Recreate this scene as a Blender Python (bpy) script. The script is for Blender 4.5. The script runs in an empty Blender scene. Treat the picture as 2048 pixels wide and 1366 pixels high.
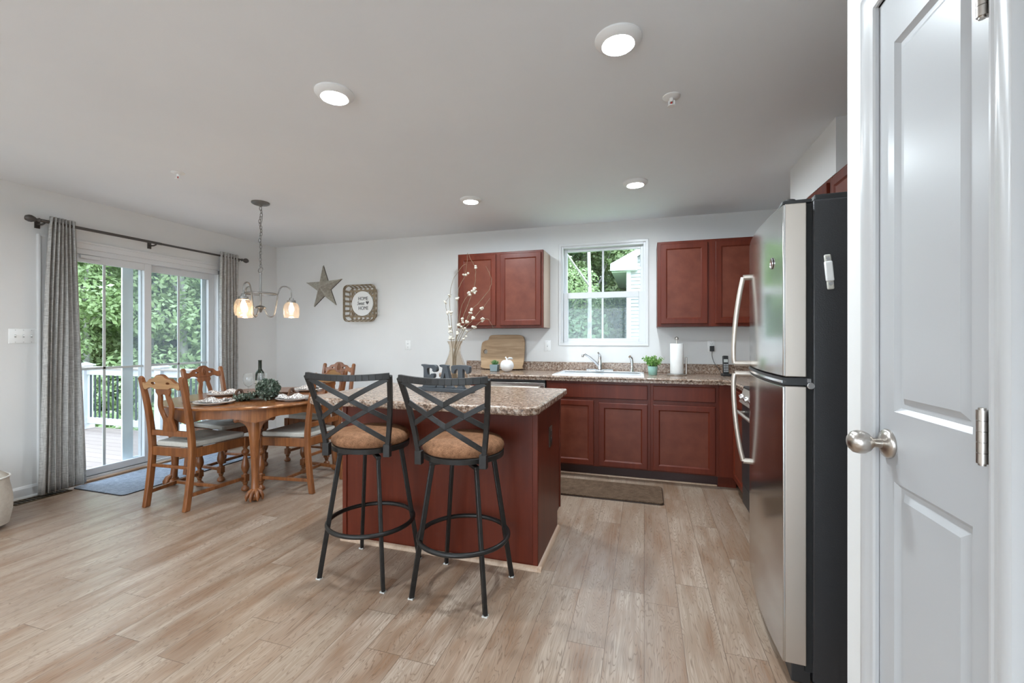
import bpy, bmesh, math, random
from math import sin, cos, pi, radians, floor, sqrt
from mathutils import Vector, Matrix
import numpy as np
random.seed(7)
SC = bpy.context.scene
COL = SC.collection
# ---------------------------------------------------------------- camera
cd = bpy.data.cameras.new('camera'); cam = bpy.data.objects.new('camera', cd); COL.objects.link(cam)
cam.location = (0, 0, 1.24); cam.rotation_euler = (pi/2, 0, radians(17.0))
cd.sensor_width = 36.0; cd.lens = 865.0/2048*36; cd.shift_y = -5/2048; cd.clip_start = 0.02; cd.clip_end = 200
SC.camera = cam
# ---------------------------------------------------------------- view, world
SC.view_settings.view_transform = 'Standard'; SC.view_settings.look = 'None'
SC.view_settings.gamma = 1.0; SC.view_settings.use_curve_mapping = False
SC.view_settings.exposure = 2.08
SC.cycles.max_bounces = 9; SC.cycles.diffuse_bounces = 5; SC.cycles.glossy_bounces = 4
SC.cycles.transmission_bounces = 6; SC.cycles.transparent_max_bounces = 10
SC.cycles.caustics_reflective = False; SC.cycles.caustics_refractive = False
SC.cycles.sample_clamp_indirect = 4.0; SC.cycles.use_denoising = True
W = bpy.data.worlds.new('sky'); SC.world = W; W.use_nodes = True
wn = W.node_tree.nodes; wl = W.node_tree.links
bg = wn['Background']
tc = wn.new('ShaderNodeTexCoord'); sx = wn.new('ShaderNodeSeparateXYZ'); rp = wn.new('ShaderNodeValToRGB')
wl.new(tc.outputs['Generated'], sx.inputs[0]); wl.new(sx.outputs[2], rp.inputs[0]); wl.new(rp.outputs[0], bg.inputs[0])
rp.color_ramp.elements[0].position = 0.0; rp.color_ramp.elements[0].color = (0.82, 0.91, 1.0, 1)
rp.color_ramp.elements[1].position = 0.7; rp.color_ramp.elements[1].color = (0.62, 0.78, 1.0, 1)
SKY = 2.3
bg.inputs[1].default_value = SKY
LAMP = 5.2         # watts of one recessed ceiling light
LAMP_COL = (.82, .93, 1.0)

# ---------------------------------------------------------------- helpers
class M:
    def __init__(s): s.v = []; s.f = []
    def add(s, vs, fs):
        o = len(s.v); s.v += [tuple(p) for p in vs]; s.f += [[i+o for i in f] for f in fs]; return s
    def box(s, x0, x1, y0, y1, z0, z1):
        return s.add([(x0,y0,z0),(x1,y0,z0),(x1,y1,z0),(x0,y1,z0),(x0,y0,z1),(x1,y0,z1),(x1,y1,z1),(x0,y1,z1)],
                     [(0,3,2,1),(4,5,6,7),(0,1,5,4),(1,2,6,5),(2,3,7,6),(3,0,4,7)])
    def bar(s, p0, p1, w, h, up=(0,0,1)):
        p0 = Vector(p0); p1 = Vector(p1); d = (p1-p0).normalized(); u = Vector(up)
        a = d.cross(u)
        if a.length < 1e-5: a = d.cross(Vector((1,0,0)))
        a.normalize(); b = a.cross(d).normalized(); a *= w/2; b *= h/2
        return s.add([p0-a-b, p0+a-b, p0+a+b, p0-a+b, p1-a-b, p1+a-b, p1+a+b, p1-a+b],
                     [(0,3,2,1),(4,5,6,7),(0,1,5,4),(1,2,6,5),(2,3,7,6),(3,0,4,7)])
    def tube(s, pts, r, n=8, closed=False, w=None, h=None):
        pts = [Vector(p) for p in pts]; N = len(pts); R = r if isinstance(r, (list, tuple)) else [r]*N
        rings = []; ref = None
        for i in range(N):
            if closed: d = pts[(i+1) % N]-pts[i-1]
            else: d = pts[min(i+1, N-1)]-pts[max(i-1, 0)]
            d.normalize()
            if ref is None:
                ref = d.orthogonal().normalized()
                if abs(d.z) < .9: ref = (Vector((0,0,1))-d*d.z).normalized()
            ref = (ref-d*ref.dot(d))
            if ref.length < 1e-6: ref = d.orthogonal()
            ref.normalize(); b = d.cross(ref)
            rings.append([pts[i]+(ref*cos(2*pi*k/n)+b*sin(2*pi*k/n))*R[i] for k in range(n)])
        vs = [p for rg in rings for p in rg]; fs = []
        for i in range(N if closed else N-1):
            j = (i+1) % N
            for k in range(n): fs.append((i*n+k, i*n+(k+1) % n, j*n+(k+1) % n, j*n+k))
        if not closed: fs += [tuple(range(n))[::-1], tuple(range((N-1)*n, N*n))]
        return s.add(vs, fs)
    def cyl(s, p0, p1, r0, r1=None, n=16): return s.tube([p0, p1], [r0, r0 if r1 is None else r1], n)
    def lathe(s, prof, c=(0,0,0), n=24, T=None, closed=False):
        vs = []; fs = []
        for (r, z) in prof:
            for k in range(n):
                p = Vector((r*cos(2*pi*k/n), r*sin(2*pi*k/n), z))
                if T: p = T @ p
                vs.append(p+Vector(c))
        L = len(prof)
        for i in range(L-1):
            for k in range(n): fs.append((i*n+k, i*n+(k+1) % n, (i+1)*n+(k+1) % n, (i+1)*n+k))
        if closed:
            for k in range(n): fs.append(((L-1)*n+k, (L-1)*n+(k+1) % n, (k+1) % n, k))
        else:
            if prof[0][0] > 1e-6: fs.append(tuple(range(n))[::-1])
            if prof[-1][0] > 1e-6: fs.append(tuple(range((L-1)*n, L*n)))
        return s.add(vs, fs)
    def prism(s, outl, d0, d1, mp):
        n = len(outl); vs = [mp(a, b, d0) for a, b in outl]+[mp(a, b, d1) for a, b in outl]
        return s.add(vs, [tuple(range(n))[::-1], tuple(range(n, 2*n))]+[(k, (k+1) % n, n+(k+1) % n, n+k) for k in range(n)])
    def rings(s, a0, a1, b0, b1, steps, mp, cap=True):
        vs = []
        for (i, d) in steps: vs += [mp(a0+i, b0+i, d), mp(a1-i, b0+i, d), mp(a1-i, b1-i, d), mp(a0+i, b1-i, d)]
        fs = []
        for k in range(len(steps)-1):
            for j in range(4): fs.append((k*4+j, k*4+(j+1) % 4, k*4+4+(j+1) % 4, k*4+4+j))
        e = (len(steps)-1)*4; fs.append((e, e+1, e+2, e+3))
        if cap: fs.append((3, 2, 1, 0))
        return s.add(vs, fs)
    def sphere(s, c, r, n=12, m=8, sc=(1,1,1)):
        c = Vector(c); prof = [(max(r*sin(pi*i/m), 0), -r*cos(pi*i/m)) for i in range(m+1)]
        vs = []; fs = []
        for (q, z) in prof:
            for k in range(n): vs.append(c+Vector((q*cos(2*pi*k/n)*sc[0], q*sin(2*pi*k/n)*sc[1], z*sc[2])))
        for i in range(m):
            for k in range(n): fs.append((i*n+k, i*n+(k+1) % n, (i+1)*n+(k+1) % n, (i+1)*n+k))
        return s.add(vs, fs)
    def mesh(s, T):
        s.v = [tuple(T @ Vector(p)) for p in s.v]; return s
    def build(s, name, mat, parent=None, bev=0, seg=2, sm=38, sub=0, weld=False, solid=0):
        me = bpy.data.meshes.new(name); me.from_pydata(s.v, [], s.f); me.update()
        b = bmesh.new(); b.from_mesh(me)
        bmesh.ops.remove_doubles(b, verts=b.verts, dist=1e-6)
        bmesh.ops.recalc_face_normals(b, faces=b.faces); b.to_mesh(me); b.free()
        return link(name, me, mat, parent, bev, seg, sm, sub, solid)

def link(name, me, mat, parent=None, bev=0, seg=2, sm=38, sub=0, solid=0):
    o = bpy.data.objects.new(name, me); COL.objects.link(o)
    me.materials.clear(); me.materials.append(mat)
    if sm:
        me.shade_smooth()
        if sm < 180 and not sub: me.set_sharp_from_angle(angle=radians(sm))
    if parent: o.parent = parent
    if solid:
        q = o.modifiers.new('thick', 'SOLIDIFY'); q.thickness = solid; q.offset = 0
    if bev:
        q = o.modifiers.new('bevel', 'BEVEL'); q.width = bev; q.segments = seg; q.limit_method = 'ANGLE'; q.angle_limit = radians(40)
    if sub:
        q = o.modifiers.new('sub', 'SUBSURF'); q.levels = sub; q.render_levels = sub
    return o

def smooth2(pts, k=6, closed=True):
    n = len(pts); out = []
    for i in range(n if closed else n-1):
        if closed: p = [pts[(i+j-1) % n] for j in range(4)]
        else: p = [pts[min(max(i+j-1, 0), n-1)] for j in range(4)]
        p = [Vector(q) for q in p]
        for j in range(k):
            t = j/k
            out.append(0.5*((2*p[1])+(p[2]-p[0])*t+(2*p[0]-5*p[1]+4*p[2]-p[3])*t*t+(3*p[1]-p[0]-3*p[2]+p[3])*t**3))
    if not closed: out.append(Vector(pts[-1]))
    return out

def plate(outlines, thick, bevel=0.0, T=None, name='plate'):
    """flat solid with holes, from 2D outlines (first outer, others holes); lies in local xy, T moves it"""
    c = bpy.data.curves.new(name, 'CURVE'); c.dimensions = '2D'; c.fill_mode = 'BOTH'
    c.extrude = max(thick/2-bevel, 0.0002); c.bevel_depth = bevel; c.bevel_resolution = 1; c.offset = -bevel
    for ol in outlines:
        sp = c.splines.new('POLY'); sp.points.add(len(ol)-1)
        for p, q in zip(sp.points, ol): p.co = (q[0], q[1], 0, 1)
        sp.use_cyclic_u = True
    return crv(c, T)
def crv(c, T=None):
    o = bpy.data.objects.new('tmp', c); COL.objects.link(o)
    dg = bpy.context.evaluated_depsgraph_get()
    me = bpy.data.meshes.new_from_object(o.evaluated_get(dg), depsgraph=dg)
    bpy.data.objects.remove(o); bpy.data.curves.remove(c)
    if T: me.transform(T)
    return me
def text_mesh(s, size, thick, T=None, shear=0.0, space=1.0, xs=1.0, off=0.0):
    c = bpy.data.curves.new('t', 'FONT'); c.body = s; c.size = size; c.extrude = thick/2; c.shear = shear
    c.align_x = 'CENTER'; c.align_y = 'CENTER'; c.space_character = space; c.offset = off; c.resolution_u = 4
    me = crv(c); me.transform(Matrix.Diagonal((xs, 1, 1, 1)))
    if T: me.transform(T)
    return me
def join_mesh(name, ms):
    b = bmesh.new()
    for m in ms: b.from_mesh(m)
    me = bpy.data.meshes.new(name); b.to_mesh(me); b.free(); return me

def thing(name, label, cat, loc=(0,0,0), rotz=0, group=None):
    o = bpy.data.objects.new(name, None); COL.objects.link(o); o.empty_display_size = .05
    o.location = loc; o.rotation_euler = (0, 0, rotz); o['label'] = label; o['category'] = cat
    if group: o['group'] = group
    return o
def tag(o, label, cat, group=None, kind=None):
    o['label'] = label; o['category'] = cat
    if group: o['group'] = group
    if kind: o['kind'] = kind
    return o
def struct(o): o['kind'] = 'structure'; return o
def sgroup(name, loc=(0,0,0), rotz=0):
    o = bpy.data.objects.new(name, None); COL.objects.link(o); o.location = loc; o.rotation_euler = (0,0,rotz); o['kind'] = 'structure'; return o
def dup(o, loc=None, rotz=None, label=None, parent=None):
    c = o.copy(); COL.objects.link(c)
    if parent: c.parent = parent
    if loc is not None: c.location = loc
    if rotz is not None: c.rotation_euler = (0, 0, rotz)
    if label: c['label'] = label
    for ch in list(o.children): dup(ch, parent=c)
    return c
XZ = lambda y: (lambda a, b, d: (a, y+d, b))      # a->x, b->z, depth->+y
def TR(loc=(0,0,0), rx=0, ry=0, rz=0): return Matrix.Translation(loc) @ Matrix.Rotation(rz, 4, 'Z') @ Matrix.Rotation(ry, 4, 'Y') @ Matrix.Rotation(rx, 4, 'X')

# ---------------------------------------------------------------- materials
def mk(name):
    m = bpy.data.materials.new(name); m.use_nodes = True
    return m, m.node_tree.nodes, m.node_tree.links, m.node_tree.nodes['Principled BSDF']
def S(b, **k):
    for n, v in k.items():
        i = b.inputs[n.replace('_', ' ')]
        i.default_value = (*v, 1) if isinstance(v, tuple) and len(v) == 3 else v
def plain(name, col, rough=.5, metal=0, **k):
    m, n, l, b = mk(name); S(b, Base_Color=col, Roughness=rough, Metallic=metal)
    for q, v in k.items(): S(b, **{q: v})
    return m
def coordn(n, l, scale=(1,1,1), kind='Object'):
    t = n.new('ShaderNodeTexCoord'); p = n.new('ShaderNodeMapping'); p.inputs['Scale'].default_value = scale
    l.new(t.outputs[kind], p.inputs['Vector']); return p.outputs[0]
def noise(n, l, vec, scale, detail=3, rough=.55, dist=0):
    t = n.new('ShaderNodeTexNoise'); t.inputs['Scale'].default_value = scale; t.inputs['Detail'].default_value = detail
    t.inputs['Roughness'].default_value = rough; t.inputs['Distortion'].default_value = dist
    if vec is not None: l.new(vec, t.inputs['Vector'])
    return t.outputs['Fac']
def ramp(n, l, fac, stops, interp='LINEAR'):
    r = n.new('ShaderNodeValToRGB'); e = r.color_ramp.elements; r.color_ramp.interpolation = interp
    while len(e) < len(stops): e.new(.5)
    for q, (p, c) in zip(e, stops): q.position = p; q.color = (*c, 1) if len(c) == 3 else c
    l.new(fac, r.inputs[0]); return r.outputs[0]
def math_(n, l, op, a, b=None, c=None):
    t = n.new('ShaderNodeMath'); t.operation = op
    for i, v in enumerate((a, b, c)):
        if v is None: continue
        if isinstance(v, (int, float)): t.inputs[i].default_value = v
        else: l.new(v, t.inputs[i])
    return t.outputs[0]
def mixc(n, l, fac, a, b, mode='MIX'):
    t = n.new('ShaderNodeMix'); t.data_type = 'RGBA'; t.blend_type = mode
    for i, v in ((0, fac), (6, a), (7, b)):
        if isinstance(v, (int, float)): t.inputs[i].default_value = v
        elif isinstance(v, tuple): t.inputs[i].default_value = (*v, 1)
        else: l.new(v, t.inputs[i])
    return t.outputs[2]
def bump(n, l, b, h, strength=.2, dist=.002):
    t = n.new('ShaderNodeBump'); t.inputs['Strength'].default_value = strength; t.inputs['Distance'].default_value = dist
    l.new(h, t.inputs['Height']); l.new(t.outputs[0], b.inputs['Normal'])
def two(name, c1, c2, scale, rough=.5, stretch=(1,1,1), bmp=0, bscale=None, lo=.3, hi=.7, detail=4, metal=0, dist=0, **k):
    m, n, l, b = mk(name); v = coordn(n, l, stretch); f = noise(n, l, v, scale, detail, dist=dist)
    l.new(ramp(n, l, f, [(lo, c1), (hi, c2)]), b.inputs['Base Color']); S(b, Roughness=rough, Metallic=metal)
    if bmp: bump(n, l, b, noise(n, l, v, bscale or scale*3, 3), bmp)
    for q, w in k.items(): S(b, **{q: w})
    return m

WALL = two('wall_paint', (.70,.695,.685), (.74,.735,.725), 1.5, .65, bmp=.05, bscale=250)
CEIL = two('ceiling_paint', (.82,.85,.88), (.85,.88,.905), 1.5, .8, bmp=.05, bscale=200)
TRIM = plain('white_trim_paint', (.68,.68,.68), .28)
VINYL = plain('white_vinyl', (.66,.67,.68), .3)
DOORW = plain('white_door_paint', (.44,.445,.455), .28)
TRIMP = plain('white_trim_darkened_for_lamp', (.50,.50,.505), .28)  # trim white darkened to offset the strong lamp near the pantry door
def floor_mat():
    m, n, l, b = mk('vinyl_plank_oak'); t = n.new('ShaderNodeTexCoord'); s = n.new('ShaderNodeSeparateXYZ'); l.new(t.outputs['Object'], s.inputs[0])
    x, y = s.outputs[0], s.outputs[1]
    X = math_(n, l, 'DIVIDE', x, .152); ix = math_(n, l, 'FLOOR', X); fx = math_(n, l, 'FRACT', X)
    w1 = n.new('ShaderNodeTexWhiteNoise'); w1.noise_dimensions = '1D'; l.new(ix, w1.inputs['W'])
    Y = math_(n, l, 'ADD', math_(n, l, 'DIVIDE', y, 1.22), math_(n, l, 'MULTIPLY', w1.outputs[0], 7.3)); iy = math_(n, l, 'FLOOR', Y); fy = math_(n, l, 'FRACT', Y)
    cb = n.new('ShaderNodeCombineXYZ'); l.new(ix, cb.inputs[0]); l.new(iy, cb.inputs[1])
    w2 = n.new('ShaderNodeTexWhiteNoise'); w2.noise_dimensions = '2D'; l.new(cb.outputs[0], w2.inputs['Vector']); rnd = w2.outputs[0]
    g = n.new('ShaderNodeCombineXYZ'); l.new(math_(n, l, 'MULTIPLY', x, 5.5), g.inputs[0]); l.new(math_(n, l, 'MULTIPLY', y, .62), g.inputs[1]); l.new(math_(n, l, 'MULTIPLY', rnd, 60), g.inputs[2])
    n1 = noise(n, l, g.outputs[0], 1.5, 3.5, .55, .35)
    rg = math_(n, l, 'FRACT', math_(n, l, 'MULTIPLY', n1, 44)); rg = math_(n, l, 'ABSOLUTE', math_(n, l, 'SUBTRACT', rg, .5))
    g2 = n.new('ShaderNodeCombineXYZ'); l.new(math_(n, l, 'MULTIPLY', x, 130), g2.inputs[0]); l.new(math_(n, l, 'MULTIPLY', y, 3.5), g2.inputs[1]); l.new(math_(n, l, 'MULTIPLY', rnd, 60), g2.inputs[2])
    n2 = noise(n, l, g2.outputs[0], 1, 3)
    g3 = n.new('ShaderNodeCombineXYZ'); l.new(math_(n, l, 'MULTIPLY', x, 9), g3.inputs[0]); l.new(math_(n, l, 'MULTIPLY', y, 2.0), g3.inputs[1]); l.new(math_(n, l, 'MULTIPLY', rnd, 30), g3.inputs[2])
    n3 = noise(n, l, g3.outputs[0], 1, 3)
    base = ramp(n, l, rnd, [(0, (.34,.25,.19)), (.35, (.435,.335,.26)), (.7, (.38,.29,.22)), (1, (.485,.39,.315))])
    c = mixc(n, l, ramp(n, l, n3, [(.42, (0,0,0)), (.66, (.92,.92,.92))]), base, (.24,.135,.078))
    c = mixc(n, l, ramp(n, l, rg, [(0, (.72,.72,.72)), (.16, (0,0,0))]), c, (.135,.08,.05))
    c = mixc(n, l, ramp(n, l, n2, [(.40, (.62,.62,.62)), (.58, (0,0,0))]), c, (.27,.19,.135))
    e = math_(n, l, 'MINIMUM', math_(n, l, 'MINIMUM', fx, math_(n, l, 'SUBTRACT', 1, fx)), math_(n, l, 'MULTIPLY', math_(n, l, 'MINIMUM', fy, math_(n, l, 'SUBTRACT', 1, fy)), 8))
    gr = ramp(n, l, e, [(.004, (.75,.75,.75)), (.012, (0,0,0))])
    c = mixc(n, l, gr, c, (.12,.075,.05))
    l.new(c, b.inputs['Base Color']); S(b, Roughness=.33, Specular_IOR_Level=.55)
    l.new(ramp(n, l, n2, [(.3, (.30,.30,.30)), (.7, (.42,.42,.42))]), b.inputs['Roughness'])
    bump(n, l, b, math_(n, l, 'SUBTRACT', n2, math_(n, l, 'MULTIPLY', gr, 2)), .12, .002)
    return m
FLOOR = floor_mat()
def wood(name, c1, c2, c3, axis=2, rough=.35, sc=1.0, coat=.0):
    m, n, l, b = mk(name); st = [14*sc]*3; st[axis] = 1.6*sc
    v = coordn(n, l, tuple(st)); f = noise(n, l, v, 1.5, 4, .6, .8)
    st2 = [120*sc]*3; st2[axis] = 5*sc; f2 = noise(n, l, coordn(n, l, tuple(st2)), 1, 2)
    c = ramp(n, l, f, [(.25, c1), (.55, c2), (.8, c3)])
    c = mixc(n, l, ramp(n, l, f2, [(.4, (.35,.35,.35)), (.6, (0,0,0))]), c, c1)
    l.new(c, b.inputs['Base Color']); S(b, Roughness=rough, Coat_Weight=coat, Coat_Roughness=.15, Specular_IOR_Level=.5 if name[:6] != 'cherry' else .3)
    return m
OAK = wood('dining_wood', (.12,.038,.012), (.25,.09,.028), (.34,.14,.05), 2, .32)
OAKX = wood('dining_wood_tabletop', (.17,.06,.02), (.30,.115,.038), (.38,.165,.06), 0, .22)
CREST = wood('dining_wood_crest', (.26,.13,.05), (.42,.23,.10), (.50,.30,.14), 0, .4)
CHERRY = wood('cherry_cabinet', (.082,.012,.0045), (.120,.0205,.0085), (.152,.026,.010), 2, .38, .5)
CHERRYD = two('cherry_door_panel', (.105,.023,.011), (.155,.041,.0225), 9, .4, detail=5, Specular_IOR_Level=.3)
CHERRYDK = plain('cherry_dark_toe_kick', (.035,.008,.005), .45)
INLAY = plain('cabinet_side_laminate', (.42,.30,.22), .3)
QROUND = wood('quarter_round_oak', (.42,.27,.18), (.55,.40,.29), (.60,.45,.33), 1, .4)
def granite():
    m, n, l, b = mk('granite_laminate'); v = coordn(n, l)
    f = noise(n, l, v, 55, 5, .65); g = noise(n, l, v, 150, 3, .6); h = noise(n, l, v, 14, 3)
    c = ramp(n, l, f, [(.33, (.055,.038,.03)), (.44, (.20,.125,.085)), (.52, (.36,.255,.19)), (.62, (.50,.42,.35)), (.75, (.28,.24,.22))])
    c = mixc(n, l, ramp(n, l, g, [(.36, (.85,.85,.85)), (.45, (0,0,0))]), c, (.05,.04,.035))
    c = mixc(n, l, ramp(n, l, g, [(.60, (0,0,0)), (.68, (.7,.7,.7))]), c, (.58,.52,.46))
    c = mixc(n, l, ramp(n, l, h, [(.4, (0,0,0)), (.7, (.35,.35,.35))]), c, (.22,.12,.07))
    l.new(c, b.inputs['Base Color']); S(b, Roughness=.22); return m
GRAN = granite()
def steel(name, col=(.62,.61,.59), rough=.22, axis=2):
    m, n, l, b = mk(name); st = [260]*3; st[axis] = 2
    f = noise(n, l, coordn(n, l, tuple(st)), 1, 2)
    S(b, Base_Color=col, Metallic=1.0, Roughness=rough)
    l.new(ramp(n, l, f, [(.3, (rough*.8,)*3), (.7, (rough*1.25,)*3)]), b.inputs['Roughness']); return m
STEEL = steel('brushed_stainless', (.60,.595,.58), .16, 1)
STEELD = plain('stainless_door_edge', (.58,.515,.455), .38, .85)
CHROME = plain('chrome', (.75,.75,.76), .12, 1)
NICKEL = plain('satin_nickel', (.55,.51,.47), .28, 1)
BRONZE = plain('dark_bronze_metal', (.11,.10,.095), .42, .8)
PEWTER = plain('pewter_metal', (.23,.22,.21), .4, .8)
BLACKM = two('stool_black_metal', (.013,.012,.0115), (.022,.020,.019), 40, .42, metal=.3)
def tblack():
    m, n, l, b = mk('textured_black_steel'); S(b, Base_Color=(.028,.028,.03), Roughness=.33)
    bump(n, l, b, noise(n, l, coordn(n, l), 260, 2), .5, .0015); return m
TBLACK = tblack()
BLACKP = plain('black_plastic', (.02,.02,.021), .4)
DGREY = plain('charcoal_painted_wood', (.05,.058,.068), .45)
WHITEP = plain('white_plastic', (.82,.82,.81), .35)
DARKGAP = plain('dark_gap', (.01,.01,.01), .8)
CERAM = plain('white_glazed_ceramic', (.80,.79,.77), .15)
ENAMEL = plain('white_enamel', (.82,.83,.84), .12)
def cloth(name, c1, c2, scale=400, rough=.9, transl=0, stretch=(1,1,1), bs=.3):
    m, n, l, b = mk(name); v = coordn(n, l, stretch)
    f = noise(n, l, v, scale, 2); g = noise(n, l, v, scale*.12, 3)
    fc = math_(n, l, 'ADD', math_(n, l, 'MULTIPLY', f, .6), math_(n, l, 'MULTIPLY', g, .4))
    c = ramp(n, l, fc, [(.35, c1), (.65, c2)]); l.new(c, b.inputs['Base Color']); S(b, Roughness=rough, Specular_IOR_Level=.15)
    bump(n, l, b, f, bs, .002)
    if transl:
        tr = n.new('ShaderNodeBsdfTranslucent'); l.new(c, tr.inputs[0]); mx = n.new('ShaderNodeMixShader'); mx.inputs[0].default_value = transl
        l.new(b.outputs[0], mx.inputs[1]); l.new(tr.outputs[0], mx.inputs[2]); l.new(mx.outputs[0], n['Material Output'].inputs[0])
    return m
def linen():
    m, n, l, b = mk('grey_slub_linen')
    a = noise(n, l, coordn(n, l, (25,25,330)), 1, 3); c_ = noise(n, l, coordn(n, l, (330,330,14)), 1, 3)
    f = math_(n, l, 'ADD', math_(n, l, 'MULTIPLY', a, .5), math_(n, l, 'MULTIPLY', c_, .5))
    c = ramp(n, l, f, [(.36, (.36,.345,.33)), (.5, (.58,.565,.545)), (.64, (.80,.785,.76))]); l.new(c, b.inputs['Base Color']); S(b, Roughness=.9, Specular_IOR_Level=.1)
    bump(n, l, b, f, .3, .002)
    tr = n.new('ShaderNodeBsdfTranslucent'); l.new(c, tr.inputs[0]); mx = n.new('ShaderNodeMixShader'); mx.inputs[0].default_value = .3
    l.new(b.outputs[0], mx.inputs[1]); l.new(tr.outputs[0], mx.inputs[2]); l.new(mx.outputs[0], n['Material Output'].inputs[0]); return m
LINEN = linen()
SEATC = cloth('cream_seat_fabric', (.48,.46,.41), (.58,.56,.51), 500)
STOOLC = cloth('tan_brown_tweed', (.12,.055,.026), (.33,.165,.09), 330, .75)
MATG = cloth('grey_door_mat', (.16,.18,.21), (.34,.37,.42), 260)
MATB = cloth('brown_ribbed_mat', (.06,.036,.022), (.18,.118,.078), 230)
BEIGE = cloth('beige_upholstery', (.50,.45,.39), (.62,.57,.50), 350)
PIPING = plain('cream_piping', (.72,.70,.66), .8)
def napkin():
    m, n, l, b = mk('chevron_napkin'); t = n.new('ShaderNodeTexCoord'); s = n.new('ShaderNodeSeparateXYZ'); l.new(t.outputs['Object'], s.inputs[0])
    zz = math_(n, l, 'PINGPONG', math_(n, l, 'MULTIPLY', s.outputs[0], 1), .016)
    q = math_(n, l, 'FRACT', math_(n, l, 'MULTIPLY', math_(n, l, 'ADD', s.outputs[1], math_(n, l, 'MULTIPLY', zz, 1.1)), 46))
    l.new(ramp(n, l, q, [(.46, (.74,.72,.70)), (.54, (.36,.31,.29)), (.92, (.36,.31,.29)), (.99, (.74,.72,.70))]), b.inputs['Base Color']); S(b, Roughness=.9); return m
NAPK = napkin()
def glassm(name, tint=(1,1,1), refl=.9, haze=0.0, hcol=(1,1,1)):
    m, n, l, b = mk(name); n.remove(b); t = n.new('ShaderNodeBsdfTransparent'); t.inputs[0].default_value = (*tint, 1)
    g = n.new('ShaderNodeBsdfGlossy'); g.inputs['Roughness'].default_value = .03; lw = n.new('ShaderNodeLayerWeight'); lw.inputs[0].default_value = .5
    f = math_(n, l, 'MULTIPLY_ADD', math_(n, l, 'POWER', lw.outputs['Facing'], 4.0), .7*refl, .035*refl)
    mx = n.new('ShaderNodeMixShader'); l.new(f, mx.inputs[0]); l.new(t.outputs[0], mx.inputs[1]); l.new(g.outputs[0], mx.inputs[2]); out = mx.outputs[0]
    if haze:
        d = n.new('ShaderNodeBsdfTranslucent'); d.inputs[0].default_value = (*hcol, 1); e = n.new('ShaderNodeBsdfDiffuse'); e.inputs[0].default_value = (*hcol, 1); a = n.new('ShaderNodeAddShader')
        l.new(d.outputs[0], a.inputs[0]); l.new(e.outputs[0], a.inputs[1]); m2 = n.new('ShaderNodeMixShader'); m2.inputs[0].default_value = haze; l.new(out, m2.inputs[1]); l.new(a.outputs[0], m2.inputs[2]); out = m2.outputs[0]
    l.new(out, n['Material Output'].inputs[0]); return m
PANE = glassm('window_glass', (.975,.99,.985), .5)
CLEARG = glassm('clear_drinking_glass', (.96,.97,.97), 1.3, .025)
VASEG = glassm('smoky_amber_glass', (.93,.90,.86), 1.0, .02, (.8,.7,.6))
SHADEG = glassm('amber_seeded_glass', (.985,.965,.94), .8, .03, (.5,.42,.36))
def screenm():
    m, n, l, b = mk('insect_screen_mesh'); n.remove(b); t = n.new('ShaderNodeBsdfTransparent'); d = n.new('ShaderNodeBsdfDiffuse'); d.inputs[0].default_value = (.20,.22,.225,1)
    tr = n.new('ShaderNodeBsdfTranslucent'); tr.inputs[0].default_value = (.20,.22,.225,1); m2 = n.new('ShaderNodeMixShader'); l.new(d.outputs[0], m2.inputs[1]); l.new(tr.outputs[0], m2.inputs[2])
    mx = n.new('ShaderNodeMixShader'); mx.inputs[0].default_value = .20; l.new(t.outputs[0], mx.inputs[1]); l.new(m2.outputs[0], mx.inputs[2]); l.new(mx.outputs[0], n['Material Output'].inputs[0]); return m
SCREEN = screenm()
BOTTLEG = plain('dark_green_bottle_glass', (.012,.02,.012), .08)
FOIL = plain('green_black_foil', (.03,.04,.03), .3)
def emis(name, col, st):
    m, n, l, b = mk(name); S(b, Base_Color=col, Emission_Color=col, Emission_Strength=st); return m
DIFF = emis('lit_diffuser', (1,.95,.88), 6)
BULB = emis('lit_filament_bulb', (1,.76,.48), 7)
def leaf(name, c1, c2, c3, tr=.35, rough=.6):
    m, n, l, b = mk(name); g = n.new('ShaderNodeNewGeometry'); c = ramp(n, l, g.outputs['Random Per Island'], [(0, c1), (.5, c2), (1, c3)])
    l.new(c, b.inputs['Base Color']); S(b, Roughness=rough, Specular_IOR_Level=.25)
    t = n.new('ShaderNodeBsdfTranslucent'); l.new(c, t.inputs[0]); mx = n.new('ShaderNodeMixShader'); mx.inputs[0].default_value = tr
    l.new(b.outputs[0], mx.inputs[1]); l.new(t.outputs[0], mx.inputs[2]); l.new(mx.outputs[0], n['Material Output'].inputs[0]); return m
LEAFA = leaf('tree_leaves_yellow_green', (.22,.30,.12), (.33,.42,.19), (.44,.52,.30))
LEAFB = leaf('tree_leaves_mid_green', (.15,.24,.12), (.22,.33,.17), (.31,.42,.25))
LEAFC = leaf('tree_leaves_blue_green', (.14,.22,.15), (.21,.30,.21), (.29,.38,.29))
PLANTG = leaf('potted_plant_leaves', (.10,.26,.05), (.22,.42,.10), (.42,.56,.25))
SUCC = leaf('succulent_leaves', (.12,.26,.09), (.2,.36,.14), (.3,.45,.22))
GARL = leaf('greenery_leaves', (.05,.08,.055), (.10,.14,.10), (.30,.34,.29), .15)
BARK = two('pale_bark', (.26,.24,.215), (.46,.435,.40), 6, .9)
LAWN = two('lawn_grass', (.10,.17,.05), (.17,.26,.09), 8, .9)
DECKM = None
MINT = plain('mint_ceramic', (.30,.52,.45), .3)
SLATE = plain('grey_blue_pot', (.22,.29,.31), .6)
PUMP = two('white_painted_pumpkin', (.70,.69,.68), (.80,.79,.78), 20, .55, bmp=.3, bscale=30)
BOARD = wood('mango_wood_board', (.30,.18,.09), (.46,.31,.18), (.54,.39,.25), 0, .5)
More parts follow.
